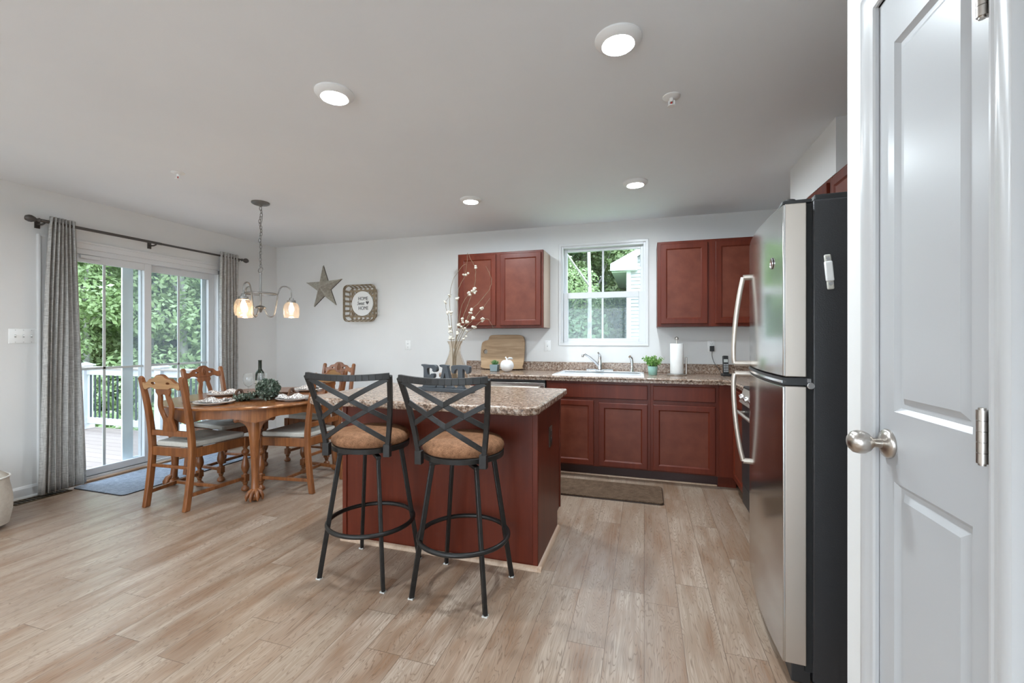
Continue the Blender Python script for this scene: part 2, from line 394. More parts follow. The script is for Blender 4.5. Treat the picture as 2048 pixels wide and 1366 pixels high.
PAPER = cloth('paper_towel', (.80,.79,.77), (.86,.85,.83), 200)
TOBACCO = wood('basket_strips', (.17,.125,.08), (.33,.26,.18), (.42,.34,.25), 0, .7)
STARM = two('weathered_star_wood', (.06,.055,.045), (.11,.10,.085), 30, .65)
STARL = two('star_ribs', (.30,.275,.23), (.48,.445,.38), 40, .7)
SIGNW = plain('white_sign_face', (.80,.80,.79), .6)
INK = plain('dark_grey_ink', (.09,.09,.095), .7)
TRAYW = wood('dark_tray_wood', (.06,.025,.012), (.11,.05,.025), (.16,.08,.04), 0, .4)
BLOSSOM = plain('dried_cream_flowers', (.68,.63,.54), .9)
TWIG = two('dried_twigs', (.17,.125,.075), (.30,.24,.16), 30, .85)
BROWNP = plain('dark_brown_plastic', (.045,.025,.018), .35)
BRASS = plain('brown_metal_register', (.10,.07,.04), .45, .6)
# ================================================================ setting
XL, YB, XR, ZC, XP, YF = -4.62, 4.53, 1.31, 2.44, .545, -4.2
struct(M().box(XL-.16, XR+.16, YF-.16, YB+.16, -.12, 0).build('floor', FLOOR, sm=0))
struct(M().box(XL-.16, XR+.16, YF-.16, YB+.16, ZC, ZC+.15).build('ceiling', CEIL, sm=0))
D0, D1, DT = 2.24, 3.76, 2.02                      # patio door opening
struct(M().box(XL-.15, XL, YF-.15, D0, 0, ZC).box(XL-.15, XL, D1, YB+.15, 0, ZC).box(XL-.15, XL, D0, D1, DT, ZC).build('wall_left', WALL, sm=0))
w0, w1, wz0, wz1 = -.845, .02, 1.19, 2.22            # kitchen window opening
struct(M().box(XL, w0, YB, YB+.15, 0, ZC).box(w1, XR+.15, YB, YB+.15, 0, ZC).box(w0, w1, YB, YB+.15, 0, wz0).box(w0, w1, YB, YB+.15, wz1, ZC).build('wall_back', WALL, sm=0))
struct(M().box(XR, XR+.15, 1.32, YB, 0, ZC).build('wall_right', WALL, sm=0))
P0, P1, PT = .9035, 1.268, 2.045                     # pantry door opening
struct(M().box(XP, XP+.115, P1, 1.435, 0, ZC).box(XP, XP+.115, YF, P0, 0, ZC).box(XP, XP+.115, P0, P1, PT, ZC).box(XP+.115, XR, 1.32, 1.435, 0, ZC).build('wall_pantry', WALL, sm=0))
struct(M().box(.99, XR, 2.745, 3.51, 2.137, ZC).build('wall_soffit', WALL, sm=0))
F0, F1 = -2.6, .4
struct(M().box(XL, F0, YF-.15, YF, 0, ZC).box(F1, XP+.115, YF-.15, YF, 0, ZC).box(F0, F1, YF-.15, YF, 0, .12).box(F0, F1, YF-.15, YF, 2.25, ZC).build('wall_front', WALL, sm=0))
struct(M().box(XL-.16, XR+.16, YF-.16, YB+.16, ZC+.16, 5.8).build('added_sky_block', plain('sky_block_grey', (.6,.6,.6), .7), sm=0))  # unseen block added overhead to keep some sky light off the deck
# baseboards with a moulded top
def baseb(name, p0, p1, nx, ny):
    prof = [(0, 0), (.014, 0), (.014, .075), (.010, .085), (.006, .093), (0, .095)]
    d = Vector((p1[0]-p0[0], p1[1]-p0[1], 0)); m = M()
    m.add([(p0[0]+nx*a, p0[1]+ny*a, z) for a, z in prof]+[(p1[0]+nx*a, p1[1]+ny*a, z) for a, z in prof],
          [(k, (k+1) % 6, 6+(k+1) % 6, 6+k) for k in range(6)]+[(5,4,3,2,1,0), (6,7,8,9,10,11)])
    q = [(.014, 0), (.030, 0), (.029, .008), (.024, .015), (.014, .018)]
    struct(m.build(name, TRIM, sm=20))
    m = M(); m.add([(p0[0]+nx*a, p0[1]+ny*a, z) for a, z in q]+[(p1[0]+nx*a, p1[1]+ny*a, z) for a, z in q],
          [(k, (k+1) % 5, 5+(k+1) % 5, 5+k) for k in range(5)]+[(4,3,2,1,0), (5,6,7,8,9)])
    return m
QR = [('trim_1', baseb('baseboard_left', (XL, YF), (XL, 2.195), 1, 0)), ('trim_2', baseb('baseboard_left_corner', (XL, 3.81), (XL, YB), 1, 0)),
      ('trim_3', baseb('baseboard_back', (XL, YB), (-1.935, YB), 0, -1))]
for nm, m in QR: struct(m.build(nm, TRIM, sm=20))

# ---- sliding patio door
g = sgroup('door_1', (XL, 0, 0))
m = M()                                             # casing around the opening
c = .055
m.box(0, .018, D0-c, D0+.005, 0, DT+c).box(0, .018, D1-.005, D1+c, 0, DT+c).box(0, .018, D0, D1, DT-.005, DT+c)
m.box(0, .026, D0-c, D0-c+.014, 0, DT+c).box(0, .026, D1+c-.014, D1+c, 0, DT+c).box(0, .026, D0-c, D1+c, DT+c-.014, DT+c)
m.build('casing', TRIM, g, bev=.004)
m = M()                                             # vinyl frame, sill track
m.box(-.12, .004, D0, D0+.045, .0, DT).box(-.12, .004, D1-.045, D1, 0, DT).box(-.12, .004, D0, D1, DT-.05, DT).box(-.13, .004, D0, D1, 0, .035)
m.box(-.052, -.046, D0+.04, D1-.04, .035, .05).box(-.004, .004, D0, D1, .03, .042)
m.build('frame', VINYL, g, bev=.003)
M().box(.004, .03, D0-.03, D1+.03, .0, .02).build('threshold', QROUND, g, bev=.006)
def sash(y0, y1, x0, x1, nm, st=.062):
    q = M().box(x0, x1, y0, y0+st, .045, DT-.045).box(x0, x1, y1-st, y1, .045, DT-.045).box(x0, x1, y0+st, y1-st, .045, .105).box(x0, x1, y0+st, y1-st, DT-.115, DT-.045)
    s = q.build(nm, VINYL, g, bev=.004)
    xm = (x0+x1)/2
    M().box(xm-.003, xm+.003, y0+st-.005, y1-st+.005, .10, DT-.11).build('glass_pane', PANE, s, sm=0)
    yc = (y0+y1)/2
    M().box(xm-.012, xm-.004, yc-.011, yc+.011, .10, DT-.11).box(xm-.012, xm-.004, y0+st, y1-st, .968, .99).build('muntin_grid', VINYL, s, bev=.002)
    return s
s1 = sash(D0+.04, 3.03, -.05, -.012, 'sliding_panel'); s2 = sash(2.965, D1-.045, -.098, -.060, 'fixed_panel', .066)
M().box(-.012, .0, 2.30, 2.335, .90, 1.12).box(0, .03, 2.31, 2.325, .93, .95).box(0, .03, 2.31, 2.325, 1.07, 1.09).box(.02, .034, 2.305, 2.33, .93, 1.09).build('door_handle', VINYL, s1, bev=.003)
M().box(-.002, .012, 2.46, 2.60, 1.935, 1.965).build('head_latch', VINYL, g, bev=.003)
q = M().box(-.128, -.108, 2.84, 2.93, .05, DT-.05).box(-.128, -.108, 3.61, 3.70, .05, DT-.05).box(-.128, -.108, 2.93, 3.61, .05, .10).box(-.128, -.108, 2.93, 3.61, DT-.10, DT-.05)
q = q.build('screen_door', plain('screen_door_frame', (.62,.70,.74), .4), g, bev=.003)
M().box(-.119, -.1185, 2.92, 3.62, .09, DT-.09).build('insect_screen', SCREEN, q, sm=0)

# ---- kitchen window
g = sgroup('window_1', (0, YB, 0))
m = M(); o0, o1, oz0, oz1 = -.866, .041, 1.171, 2.241
m.box(o0, w0+.006, -.012, .0, oz0, oz1).box(w1-.006, o1, -.012, .0, oz0, oz1).box(w0, w1, -.012, 0, wz1-.006, oz1).box(w0, w1, -.012, 0, oz0, wz0+.006)
m.build('casing', TRIM, g, bev=.003)
m = M(); f = .028
m.box(w0, w0+f, .0, .11, wz0, wz1).box(w1-f, w1, .0, .11, wz0, wz1).box(w0+f, w1-f, .0, .11, wz1-f, wz1).box(w0+f, w1-f, 0, .11, wz0, wz0+.022)
m.build('window_frame', VINYL, g, bev=.003)
def wsash(z0, z1, y0, nm, b0, b1, sd):
    a0, a1 = w0+f, w1-f; q = M()
    q.box(a0, a0+sd, y0, y0+.035, z0, z1).box(a1-sd, a1, y0, y0+.035, z0, z1).box(a0+sd, a1-sd, y0, y0+.035, z0, z0+b0).box(a0+sd, a1-sd, y0, y0+.035, z1-b1, z1)
    s = q.build(nm, VINYL, g, bev=.003); ym = y0+.02
    M().box(a0+sd-.005, a1-sd+.005, ym-.003, ym+.003, z0+b0-.005, z1-b1+.005).build('glass_pane', PANE, s, sm=0)
    xc = (a0+a1)/2; M().box(xc-.010, xc+.010, ym-.012, ym-.004, z0+b0, z1-b1).build('muntin_bar', VINYL, s, bev=.002)
wsash(1.69, wz1-f, .06, 'upper_sash', .035, .03, .03); wsash(wz0+.022, 1.725, .02, 'lower_sash', .035, .06, .045)
M().box(w0+.02, w1-.02, .0985, .099, wz0+.01, 1.72).build('insect_screen', SCREEN, g, sm=0)
# ---- unseen window added behind the camera to let in fill light
g = sgroup('added_fill_window', (0, YF, 0))
m = M().box(F0, F1, -.1, -.04, .12, .19).box(F0, F1, -.1, -.04, 2.18, 2.25)
for x in (F0, F0+(F1-F0)/3-.035, F0+2*(F1-F0)/3-.035, F1-.07): m.box(x, x+.07, -.1, -.04, .12, 2.25)
m.build('window_frame', VINYL, g, bev=.004)
M().box(F0, F1, -.073, -.067, .17, 2.2).build('glass_pane', PANE, g, sm=0)

# ---- pantry door, casing, hinges, knob (wall face at X = XP, room on the -X side)
g = sgroup('door_2', (XP, 0, 0))
MP = lambda a, b, d: (d, a, b)                      # a->y, b->z, depth->+x
prof = [(0, .0), (.0, -.015), (.004, -.017), (.016, -.0175), (.026, -.015), (.034, -.011), (.042, -.010), (.046, -.012), (.052, -.011), (.056, -.007), (.056, 0)]
m = M()
def case_leg(y_in, s, z1):
    vs = []; n = len(prof)
    for z in (0, 1):
        for a, d in prof:
            w = .056-a; vs.append((d, y_in+s*w, 0 if z == 0 else z1+w))
    m.add(vs, [(k, (k+1) % n, n+(k+1) % n, n+k) for k in range(n)]+[tuple(range(n))[::-1]])
case_leg(P1-.003, 1, PT); case_leg(P0-.003, -1, PT)
n = len(prof); vs = []
for s, y in ((-1, P0-.003), (1, P1-.003)):
    for a, d in prof: w = .056-a; vs.append((d, y+s*w, PT+w))
m.add(vs, [(k, (k+1) % n, n+(k+1) % n, n+k) for k in range(n)])
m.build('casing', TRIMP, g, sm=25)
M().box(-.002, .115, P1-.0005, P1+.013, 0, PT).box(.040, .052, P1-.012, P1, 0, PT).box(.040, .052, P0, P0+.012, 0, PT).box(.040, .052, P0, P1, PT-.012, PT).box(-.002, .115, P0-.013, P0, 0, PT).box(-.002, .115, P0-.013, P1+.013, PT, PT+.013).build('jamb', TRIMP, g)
dy0, dy1, dz1 = .905, 1.2665, 2.043
pl, pr = .953, 1.200
m = M(); t0, t1 = .001, .038
m.box(t0, t1, dy0, pl, .012, dz1).box(t0, t1, pr, dy1, .012, dz1)
for a, b in ((.012, .20), (.914, 1.074), (1.918, dz1)): m.box(t0, t1, pl, pr, a, b)
st = [(0, 0), (.004, .004), (.010, .009), (.016, .010), (.020, .010), (.034, .002), (.036, .002)]
for a, b in ((.20, .914), (1.074, 1.918)): m.rings(pl, pr, a, b, [(i, t0+d) for i, d in st], MP, False)
m.box(t0+.02, t1, pl, pr, .2, 1.92)
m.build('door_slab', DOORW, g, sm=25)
kp = (t0, 1.222, .996)
k = M().lathe([(.033, 0), (.034, .004), (.031, .009), (.020, .013), (.012, .016)], n=28, T=Matrix.Rotation(-pi/2, 4, 'Y'), c=kp).build('knob_rose', NICKEL, g, sm=50)
M().lathe([(.011, .014), (.0105, .030), (.014, .034), (.021, .040), (.0265, .050), (.0275, .060), (.0245, .071), (.016, .079), (.0001, .082)], n=28, T=Matrix.Rotation(-pi/2, 4, 'Y'), c=kp).build('door_knob', NICKEL, g, sm=60)
for z in (1.815, 1.079, .24):
    m = M(); hh = .0445; yy = dy0+.003
    for i in range(5):
        a = z-hh+i*.0178; m.cyl((-.0125, yy, a+.0006), (-.0125, yy, a+.0172), .0075, n=14)
    m.cyl((-.0125, yy, z-hh-.003), (-.0125, yy, z+hh+.003), .005, n=10)
    m.box(-.010, .002, yy-.002, yy+.004, z-hh, z+hh)
    m.build('hinge', NICKEL, g, sm=50)

# ---- outdoors ------------------------------------------------------------
struct(M().box(-70, 40, -40, 70, -1.4, -1.2).build('ground_lawn', LAWN, sm=0))
m, n_, l_, b_ = mk('deck_boards'); tt = n_.new('ShaderNodeTexCoord'); ss = n_.new('ShaderNodeSeparateXYZ'); l_.new(tt.outputs['Object'], ss.inputs[0])
q = math_(n_, l_, 'DIVIDE', ss.outputs[1], .14); fr = math_(n_, l_, 'FRACT', q); wi = n_.new('ShaderNodeTexWhiteNoise'); wi.noise_dimensions = '1D'; l_.new(math_(n_, l_, 'FLOOR', q), wi.inputs['W'])
cc = ramp(n_, l_, wi.outputs[0], [(0, (.25,.195,.165)), (1, (.30,.24,.205))])
l_.new(mixc(n_, l_, ramp(n_, l_, fr, [(.03, (1,1,1)), (.06, (0,0,0))]), cc, (.12,.085,.07)), b_.inputs['Base Color']); S(b_, Roughness=.9, Specular_IOR_Level=.15)
DECKM = m
struct(M().box(-8.6, XL-.155, -1.0, 4.72, -.30, -.18).build('floor_deck', DECKM, sm=0))
RAILC = plain('rail_cap_tan', (.34,.28,.235), .6); RAILW = plain('white_railing', (.58,.59,.61), .4); BALU = plain('black_baluster', (.03,.035,.045), .4)
def railing(lbl, p0, p1, posts, loc):
    """local +x along the rail from p0"""
    L = (Vector(p1)-Vector(p0)).length; ang = math.atan2(p1[1]-p0[1], p1[0]-p0[0])
    t = thing('deck_railing', lbl, 'railing', (p0[0], p0[1], -.18), ang)
    M().box(0, L, -.07, .07, .955, .985).build('rail_cap', RAILC, t, bev=.006)
    M().box(0, L, -.022, .022, .855, .955).build('top_rail', RAILW, t, bev=.006)
    M().box(0, L, -.022, .022, .085, .185).build('bottom_rail', RAILW, t, bev=.006)
    for x in posts:
        p = M().box(x-.065, x+.065, -.065, .065, 0, 1.0).box(x-.08, x+.08, -.08, .08, 0, .10).build('post', RAILW, t, bev=.006)
        M().box(x-.085, x+.085, -.085, .085, 1.0, 1.02).add([(x-.07,-.07,1.02),(x+.07,-.07,1.02),(x+.07,.07,1.02),(x-.07,.07,1.02),(x,0,1.055)], [(0,1,4),(1,2,4),(2,3,4),(3,0,4)]).build('post_cap', RAILW, p, sm=0)
    x = .12
    while x < L-.05:
        if all(abs(x-q) > .08 for q in posts): M().box(x-.009, x+.009, -.009, .009, .18, .86).build('baluster', BALU, t, sm=0)
        x += .102
    return t
railing('white deck railing with black balusters at the far end of the deck', (-8.5, 4.6), (-4.80, 4.6), (0, 1.68, 3.6), 0)
railing('white deck railing along the outer side of the deck, beside the lawn', (-8.5, -.9), (-8.5, 4.5), (0, 1.75, 3.5), 0)
t = thing('vinyl_fence', 'white vinyl privacy fence beyond the deck railing', 'fence', (-20, 10.2, -1.2))
for i in range(7):
    x = i*2.4
    M().box(x+.06, x+2.34, -.02, .02, .05, 1.12).box(x+.06, x+2.34, -.035, .035, 1.05, 1.16).box(x+.06, x+2.34, -.035, .035, .04, .16).build('fence_panel', RAILW, t, sm=0)
    M().box(x-.06, x+.06, -.06, .06, 0, 1.2).box(x-.075, x+.075, -.075, .075, 1.2, 1.23).build('post', RAILW, t, sm=0)
# neighbour house: gable end faces the kitchen window
SID = None
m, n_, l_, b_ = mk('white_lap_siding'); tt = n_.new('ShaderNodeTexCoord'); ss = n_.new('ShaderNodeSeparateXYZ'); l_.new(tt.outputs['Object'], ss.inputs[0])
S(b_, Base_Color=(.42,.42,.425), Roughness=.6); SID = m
t = thing('neighbour_house', 'white sided house with gable roof, seen through the kitchen window', 'house', (0, 14, -1.2))
hx0, hx1, ev = -.50, 9.5, 4.86
m = M(); z = 0.0
def half(z):      # right and left limits of the gable at height z
    return (hx0, hx1) if z < ev else (hx0+(z-ev)/.52, hx1-(z-ev)/.52)
while z < 7.2:
    a0, a1 = half(z); b0, b1 = half(z+.115)
    if b1-b0 < .3: break
    m.add([(a0,-.035,z),(a1,-.035,z),(b1,0,z+.115),(b0,0,z+.115),(a0,.0,z),(a1,.0,z)], [(0,1,2,3),(0,4,5,1)]); z += .115
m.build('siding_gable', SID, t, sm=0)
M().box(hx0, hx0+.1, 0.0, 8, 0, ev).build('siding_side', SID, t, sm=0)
M().box(hx0-.03, hx0+.10, -.045, .06, 0, ev).build('corner_trim', VINYL, t, sm=0)
rm = M(); ry0 = -.32
rp_ = [(-.98, ev-.30), (4.5, ev-.30+.52*5.48), (9.98, ev-.30)]
up = .16
rm.prism(rp_+[(9.98, ev-.30+up), (4.5, ev-.30+.52*5.48+up), (-.98, ev-.30+up)], ry0, 8.3, lambda a, b, d: (a, d, b)).build('roof', plain('grey_shingles', (.16,.16,.17), .9), t, sm=0)
M().prism([(-1.0, ev-.32), (4.5, ev-.32+.52*5.5), (4.5, ev-.10+.52*5.5), (-1.0, ev-.10)], ry0-.03, ry0, lambda a, b, d: (a, d, b)).build('rake_board', VINYL, t, sm=0)
M().prism([(-.98, ev-.31), (-.2, ev-.31), (-.2, ev+.1)], ry0, 0, lambda a, b, d: (a, d, b)).build('eave_return', VINYL, t, sm=0)
M().box(-.98, hx0, 0, 8, ev-.33, ev-.30).build('soffit', VINYL, t, sm=0)
struct(M().box(-12, 6, -16, YF-.2, -.25, -.15).build('added_bounce_ground', plain('bounce_ground_pale', (.74,.735,.72), .8), sm=0))  # unseen pale ground added outside the fill window to bounce light indoors
# trees
def crown_mesh(seed, n, R, H, z0, size):
    r = np.random.RandomState(seed); nc = 22
    cs = np.stack([r.normal(0, R*.45, nc), r.normal(0, R*.45, nc), z0+(H-z0)*r.rand(nc)], 1)
    cr = R*(.32+.3*r.rand(nc))
    k = r.randint(0, nc, n); d = r.normal(size=(n, 3)); d /= np.linalg.norm(d, axis=1)[:, None]
    p = cs[k]+d*(cr[k]*(.45+.6*r.rand(n)**.5))[:, None]*np.array([1, 1, .8])
    a = r.normal(size=(n, 3)); nn = d+np.array([0, 0, .7])+.7*r.normal(size=(n, 3)); nn /= np.linalg.norm(nn, axis=1)[:, None]
    u = np.cross(nn, a); u /= np.linalg.norm(u, axis=1)[:, None]; v = np.cross(nn, u)
    s = size*(.6+.8*r.rand(n))[:, None]
    V = np.stack([p-u*s, p-v*s*.55, p+u*s, p+v*s*.55], 1).reshape(-1, 3)
    me = bpy.data.meshes.new('crown'); me.from_pydata(V.tolist(), [], np.arange(4*n).reshape(n, 4).tolist()); me.update(); return me
def trunk(H, r0, seed, lean=.3):
    r = random.Random(seed); m = M(); p = Vector((0, 0, -.1)); pts = [p.copy()]
    for i in range(7):
        p = p+Vector((r.uniform(-1, 1)*lean*.35, r.uniform(-1, 1)*lean*.35, (H+.1)/7)); pts.append(p.copy())
    m.tube(pts, [r0*(1-.8*i/7) for i in range(8)], 8)
    for i in (3, 4, 5):
        a = r.uniform(0, 6.28); q = pts[i]; L = H*.2
        m.tube([q, q+Vector((cos(a)*L*.5, sin(a)*L*.5, L*.5)), q+Vector((cos(a)*L*.8, sin(a)*L*.8, L*1.1))], [r0*.45, r0*.3, r0*.12], 6)
    return m
protos = []
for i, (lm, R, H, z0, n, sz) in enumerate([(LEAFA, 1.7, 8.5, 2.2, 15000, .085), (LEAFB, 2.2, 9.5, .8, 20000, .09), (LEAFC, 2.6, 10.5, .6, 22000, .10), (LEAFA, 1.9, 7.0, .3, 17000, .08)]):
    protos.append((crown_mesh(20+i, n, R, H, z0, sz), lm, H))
KIND = ['slender tree with pale trunk and yellow-green leaves behind the deck', 'full mid-green tree in the wood outside', 'dense blue-green tree deep in the wood', 'bushy yellow-green tree at the edge of the wood']
first = {}
def tree(k, x, y, s=1.0, rz=0.0, lbl=None):
    if k not in first:
        t = thing('tree', KIND[k], 'tree', (x, y, -1.2), rz, 'trees outside'); me, lm, H = protos[k]
        tm = trunk(H*1.0, .12 if k in (0,) else .15, 40+k); tm.build('trunk', BARK, t, sm=60); link('crown', me, lm, t, sm=0)
        first[k] = t
    else: t = dup(first[k], (x, y, -1.2), rz, KIND[k])
    t.scale = (s, s, s); return t
R_ = random.Random(5)
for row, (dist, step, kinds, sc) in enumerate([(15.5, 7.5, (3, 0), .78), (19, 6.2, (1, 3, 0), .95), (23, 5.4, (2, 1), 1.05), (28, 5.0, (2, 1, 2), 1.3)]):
    az = -92.0+row*2
    while az < (6 if row < 3 else 14):
        d = dist+R_.uniform(-1, 1); a = radians(az+R_.uniform(-1.5, 1.5)); x, y = d*sin(a), d*cos(a)
        if not (x > -2.2 and y < 24) and not (y < 11.2 and y > 9.4 and x > -20.5): tree(kinds[R_.randrange(len(kinds))], x, y, sc*R_.uniform(.88, 1.15), R_.uniform(0, 6.28))
        az += step
for q_ in ((-3.2, 17, 1, .95), (-4.8, 19, 2, 1.0), (-2.5, 22.5, 1, 1.1), (-1.0, 26, 2, 1.2), (1.0, 27, 1, 1.3), (-6.4, 17.5, 0, 1.1), (-2.3, 18.5, 0, 1.1), (-4.0, 25, 2, 1.3), (-2.7, 15.2, 3, .62), (-1.25, 19.5, 3, .85)): tree(q_[2], q_[0], q_[1], q_[3], q_[0]*2)
PT_ = 'bare pale-barked trunk standing in front of the wood'
bt = thing('bare_tree', 'pale bare forked trunk seen through the kitchen window', 'tree', (-1.55, 13.2, -1.2)); trunk(9.5, .085, 3, .12).build('trunk', BARK, bt, sm=60)
bt = thing('bare_tree', 'pale leaning trunk beyond the deck corner post', 'tree', (-14.3, 9.2, -1.2)); trunk(9, .15, 8, .5).build('trunk', BARK, bt, sm=60)
bt = thing('bare_tree', 'thin pale trunk seen through the middle of the sliding door', 'tree', (-13.3, 10.9, -1.2)); trunk(8.5, .07, 11, .5).build('trunk', BARK, bt, sm=60)
bt = thing('bare_tree', 'thin pale trunk behind the sliding door centre stile', 'tree', (-12.6, 12.6, -1.2)); trunk(8.5, .08, 14, .5).build('trunk', BARK, bt, sm=60)
bm_ = crown_mesh(77, 1500, .5, .9, .1, .06)
for i, (x, y) in enumerate([(-9.9, 5.9), (-10.9, 7.1), (-9.2, 6.9)]):
    t = thing('shrub', ['low leafy shrub just outside the deck corner post', 'low leafy shrub by the white vinyl fence', 'low leafy shrub between the deck railing and the fence'][i], 'shrub', (x, y, -1.2), i*1.3, 'shrubs by the deck')
    link('foliage', bm_, LEAFA, t, sm=0); M().tube([(0,0,-.05),(.02,0,.3),(0,.03,.7)], [.02,.015,.006], 6).build('stem', TWIG, t)
# ================================================================ cabinets and appliances
def door_front(parent, nm, a0, a1, b0, b1, fr=.048):
    m = M(); mp = lambda a, b, d: (a, d, b)
    m.rings(a0, a1, b0, b1, [(0, -.001), (0, -.017), (.004, -.020), (fr-.004, -.020), (fr, -.016), (fr+.004, -.0145), (fr+.008, -.011)], mp)
    d = m.build(nm, CHERRY, parent, sm=25)
    i = fr+.006; M().box(a0+i, a1-i, -.0125, -.008, b0+i, b1-i).build('panel', CHERRYD, d, sm=0)
    return d
def slab_front(parent, nm, a0, a1, b0, b1):
    mp = lambda a, b, d: (a, d, b)
    return M().rings(a0, a1, b0, b1, [(0, -.001), (0, -.016), (.004, -.020), (.008, -.020)], mp).build(nm, CHERRY, parent, sm=25)
def carcass(t, w, z0, z1, dep, toe=False, side=None):
    m = M(); zb = z0
    if toe:
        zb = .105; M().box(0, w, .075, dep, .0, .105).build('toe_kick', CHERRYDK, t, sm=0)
    m.box(0, w, 0, dep, zb, z1); m.build('body', CHERRY, t, bev=.002)
YFB = 3.905                                          # base cabinet face
t = thing('base_cabinet', 'cherry sink cabinet with two doors under a wide false drawer front', 'cabinet', (-.862, YFB, 0)); w = .914
carcass(t, w, 0, .866, .62, True)
slab_front(t, 'false_drawer_front', .022, w-.025, .715, .838); door_front(t, 'door', .022, .432, .118, .692); door_front(t, 'door', .478, w-.025, .118, .678)
t = thing('base_cabinet', 'cherry base cabinet with a drawer over one door, beside the refrigerator', 'cabinet', (.0521, YFB, 0)); w = .5375
carcass(t, w, 0, .866, .62, True); slab_front(t, 'drawer', .022, w-.03, .715, .838); door_front(t, 'door', .022, w-.03, .118, .68)
t = thing('base_cabinet', 'narrow cherry corner cabinet turning towards the range', 'cabinet', (.7, 3.905, 0), -pi/2)
M().box(0, .485, .075, .59, 0, .105).build('toe_kick', CHERRYDK, t, sm=0); M().box(0, .485, 0, .60, .105, .866).build('body', CHERRY, t, bev=.002)
door_front(t, 'door', .06, .47, .118, .68); slab_front(t, 'drawer', .06, .47, .715, .838)
t = thing('corner_filler', 'plain cherry filler panel in the cabinet corner', 'panel', (.59, YFB, 0)); M().box(0, .11, .0, .02, .105, .866).box(0, .14, .075, .09, 0, .105).build('panel_board', CHERRY, t, sm=0)
t = thing('base_cabinet', 'cherry base cabinet beyond the island at the end of the counter', 'cabinet', (-1.925, YFB, 0)); w = .445
carcass(t, w, 0, .866, .62, True); slab_front(t, 'drawer', .022, w-.022, .715, .838); door_front(t, 'door', .022, w-.022, .118, .68)
t = thing('dishwasher', 'stainless dishwasher front under the counter, behind the island', 'dishwasher', (-1.474, YFB, 0))
M().box(0.004, .604, 0.01, .6, .1, .862).build('body', BLACKP, t, sm=0); M().box(.006, .602, -.022, .008, .12, .838).build('door', steel('dishwasher_steel', (.62,.60,.57), .25, 0), t, bev=.006)
M().box(.006, .602, -.016, .008, .842, .862).build('control_strip', BLACKP, t, bev=.002); M().cyl((.06,-.05,.79), (.55,-.05,.79), .009).cyl((.08,-.05,.79),(.08,-.02,.79),.007).cyl((.53,-.05,.79),(.53,-.02,.79),.007).build('handle', STEELD, t)
M().box(0.01, .6, .06, .1, 0, .1).build('toe_kick', BLACKP, t, sm=0)
struct(M().box(-.862, .585, YFB+.055, YFB+.075, 0, .018).build('trim_4', QROUND, bev=.008))
# wall cabinets
def wallcab(lbl, loc, rotz, w, z0, z1, doors, dep=.318, end=None):
    t = thing('wall_cabinet', lbl, 'cabinet', loc, rotz)
    M().box(0, w, 0, dep, z0, z1).build('body', CHERRY, t, bev=.002)
    for a0, a1, b0, b1 in doors: door_front(t, 'door', a0, a1, b0, b1, .05)
    if end is not None: M().box(w, w+.004, .02, dep, z0+.003, z1-.003).build('end_panel', INLAY, t, sm=0)
    return t
wallcab('cherry wall cabinet with two doors, behind the vase of branches', (-1.885, 4.21, 0), 0, .922, 1.353, 2.132, [(.022, .428, 1.378, 2.108), (.475, .900, 1.378, 2.108)], end=1)
wallcab('cherry wall cabinet with two doors, between the window and the refrigerator', (.115, 4.21, 0), 0, .875, 1.353, 2.132, [(.03, .425, 1.378, 2.108), (.49, .86, 1.378, 2.108)])
wallcab('short cherry wall cabinet above the refrigerator', (.99, 2.79, 0), -pi/2, .92, 1.80, 2.135, [(.025, .45, 1.825, 2.11), (.47, .895, 1.825, 2.11)])
wallcab('short cherry wall cabinet over the range', (.99, 3.56, 0), -pi/2, .765, 1.76, 2.135, [(.025, .37, 1.785, 2.11), (.395, .74, 1.785, 2.11)])

# counters
t = thing('countertop', 'brown granite-look laminate countertop along the window wall', 'countertop', (0, 0, 0))
cz0, cz1, cf = .868, .906, 3.875
hx0, hx1, hy0, hy1 = -.795, -.02, 3.955, 4.43
m = M()
for a in ((-1.935, hx0, cf, 4.528), (hx1, .60, cf, 4.528), (hx0, hx1, cf, hy0), (hx0, hx1, hy1, 4.528)): m.box(a[0], a[1], a[2], a[3], cz0, cz1)
m.prism([(.60, cf), (.62, cf), (.672, cf-.055), (.672, 3.385), (1.308, 3.385), (1.308, 4.528), (.60, 4.528)], cz0, cz1, lambda a, b, d: (a, b, d))
m.build('slab', GRAN, t, sm=0)
M().tube([(-1.935, cf+.002, cz1-.012), (.62, cf+.002, cz1-.012), (.674, cf-.057, cz1-.012), (.674, 3.385, cz1-.012)], .012, 10).box(-1.935, .62, cf-.004, cf+.02, cz0-.004, cz1-.012).build('front_edge', GRAN, t)
M().box(-1.915, 1.308, 4.508, 4.5295, cz1, .998).box(1.288, 1.308, 3.385, 4.51, cz1, .998).build('backsplash', GRAN, t, bev=.004)
# sink
t = thing('kitchen_sink', 'white drop-in sink set in the countertop under the window', 'sink', (0, 0, cz1))
m = M(); sx0, sx1, sy0, sy1 = -.815, -.0, 3.925, 4.455
mp = lambda a, b, d: (a, b, d)
m.rings(sx0, sx1, sy0, sy1, [(0, .0), (.004, .009), (.012, .012), (.035, .012), (.042, .008), (.055, -.1), (.09, -.17)], mp)
m.build('basin', ENAMEL, t, sm=40)
M().box(sx0+.03, sx1-.03, 4.375, 4.425, .006, .0125).build('faucet_deck', ENAMEL, t, bev=.004)
M().cyl((-.41, 4.15, -.168), (-.41, 4.15, -.165), .04).build('drain', CHROME, t)
t = thing('faucet', 'chrome single-lever faucet behind the white sink', 'faucet', (-.425, 4.40, cz1+.0125))
M().tube([(-.13,0,.006),(.13,0,.006)], .014, 12).lathe([(.045,0),(.045,.012),(.03,.02)], n=20).build('base_plate', CHROME, t)
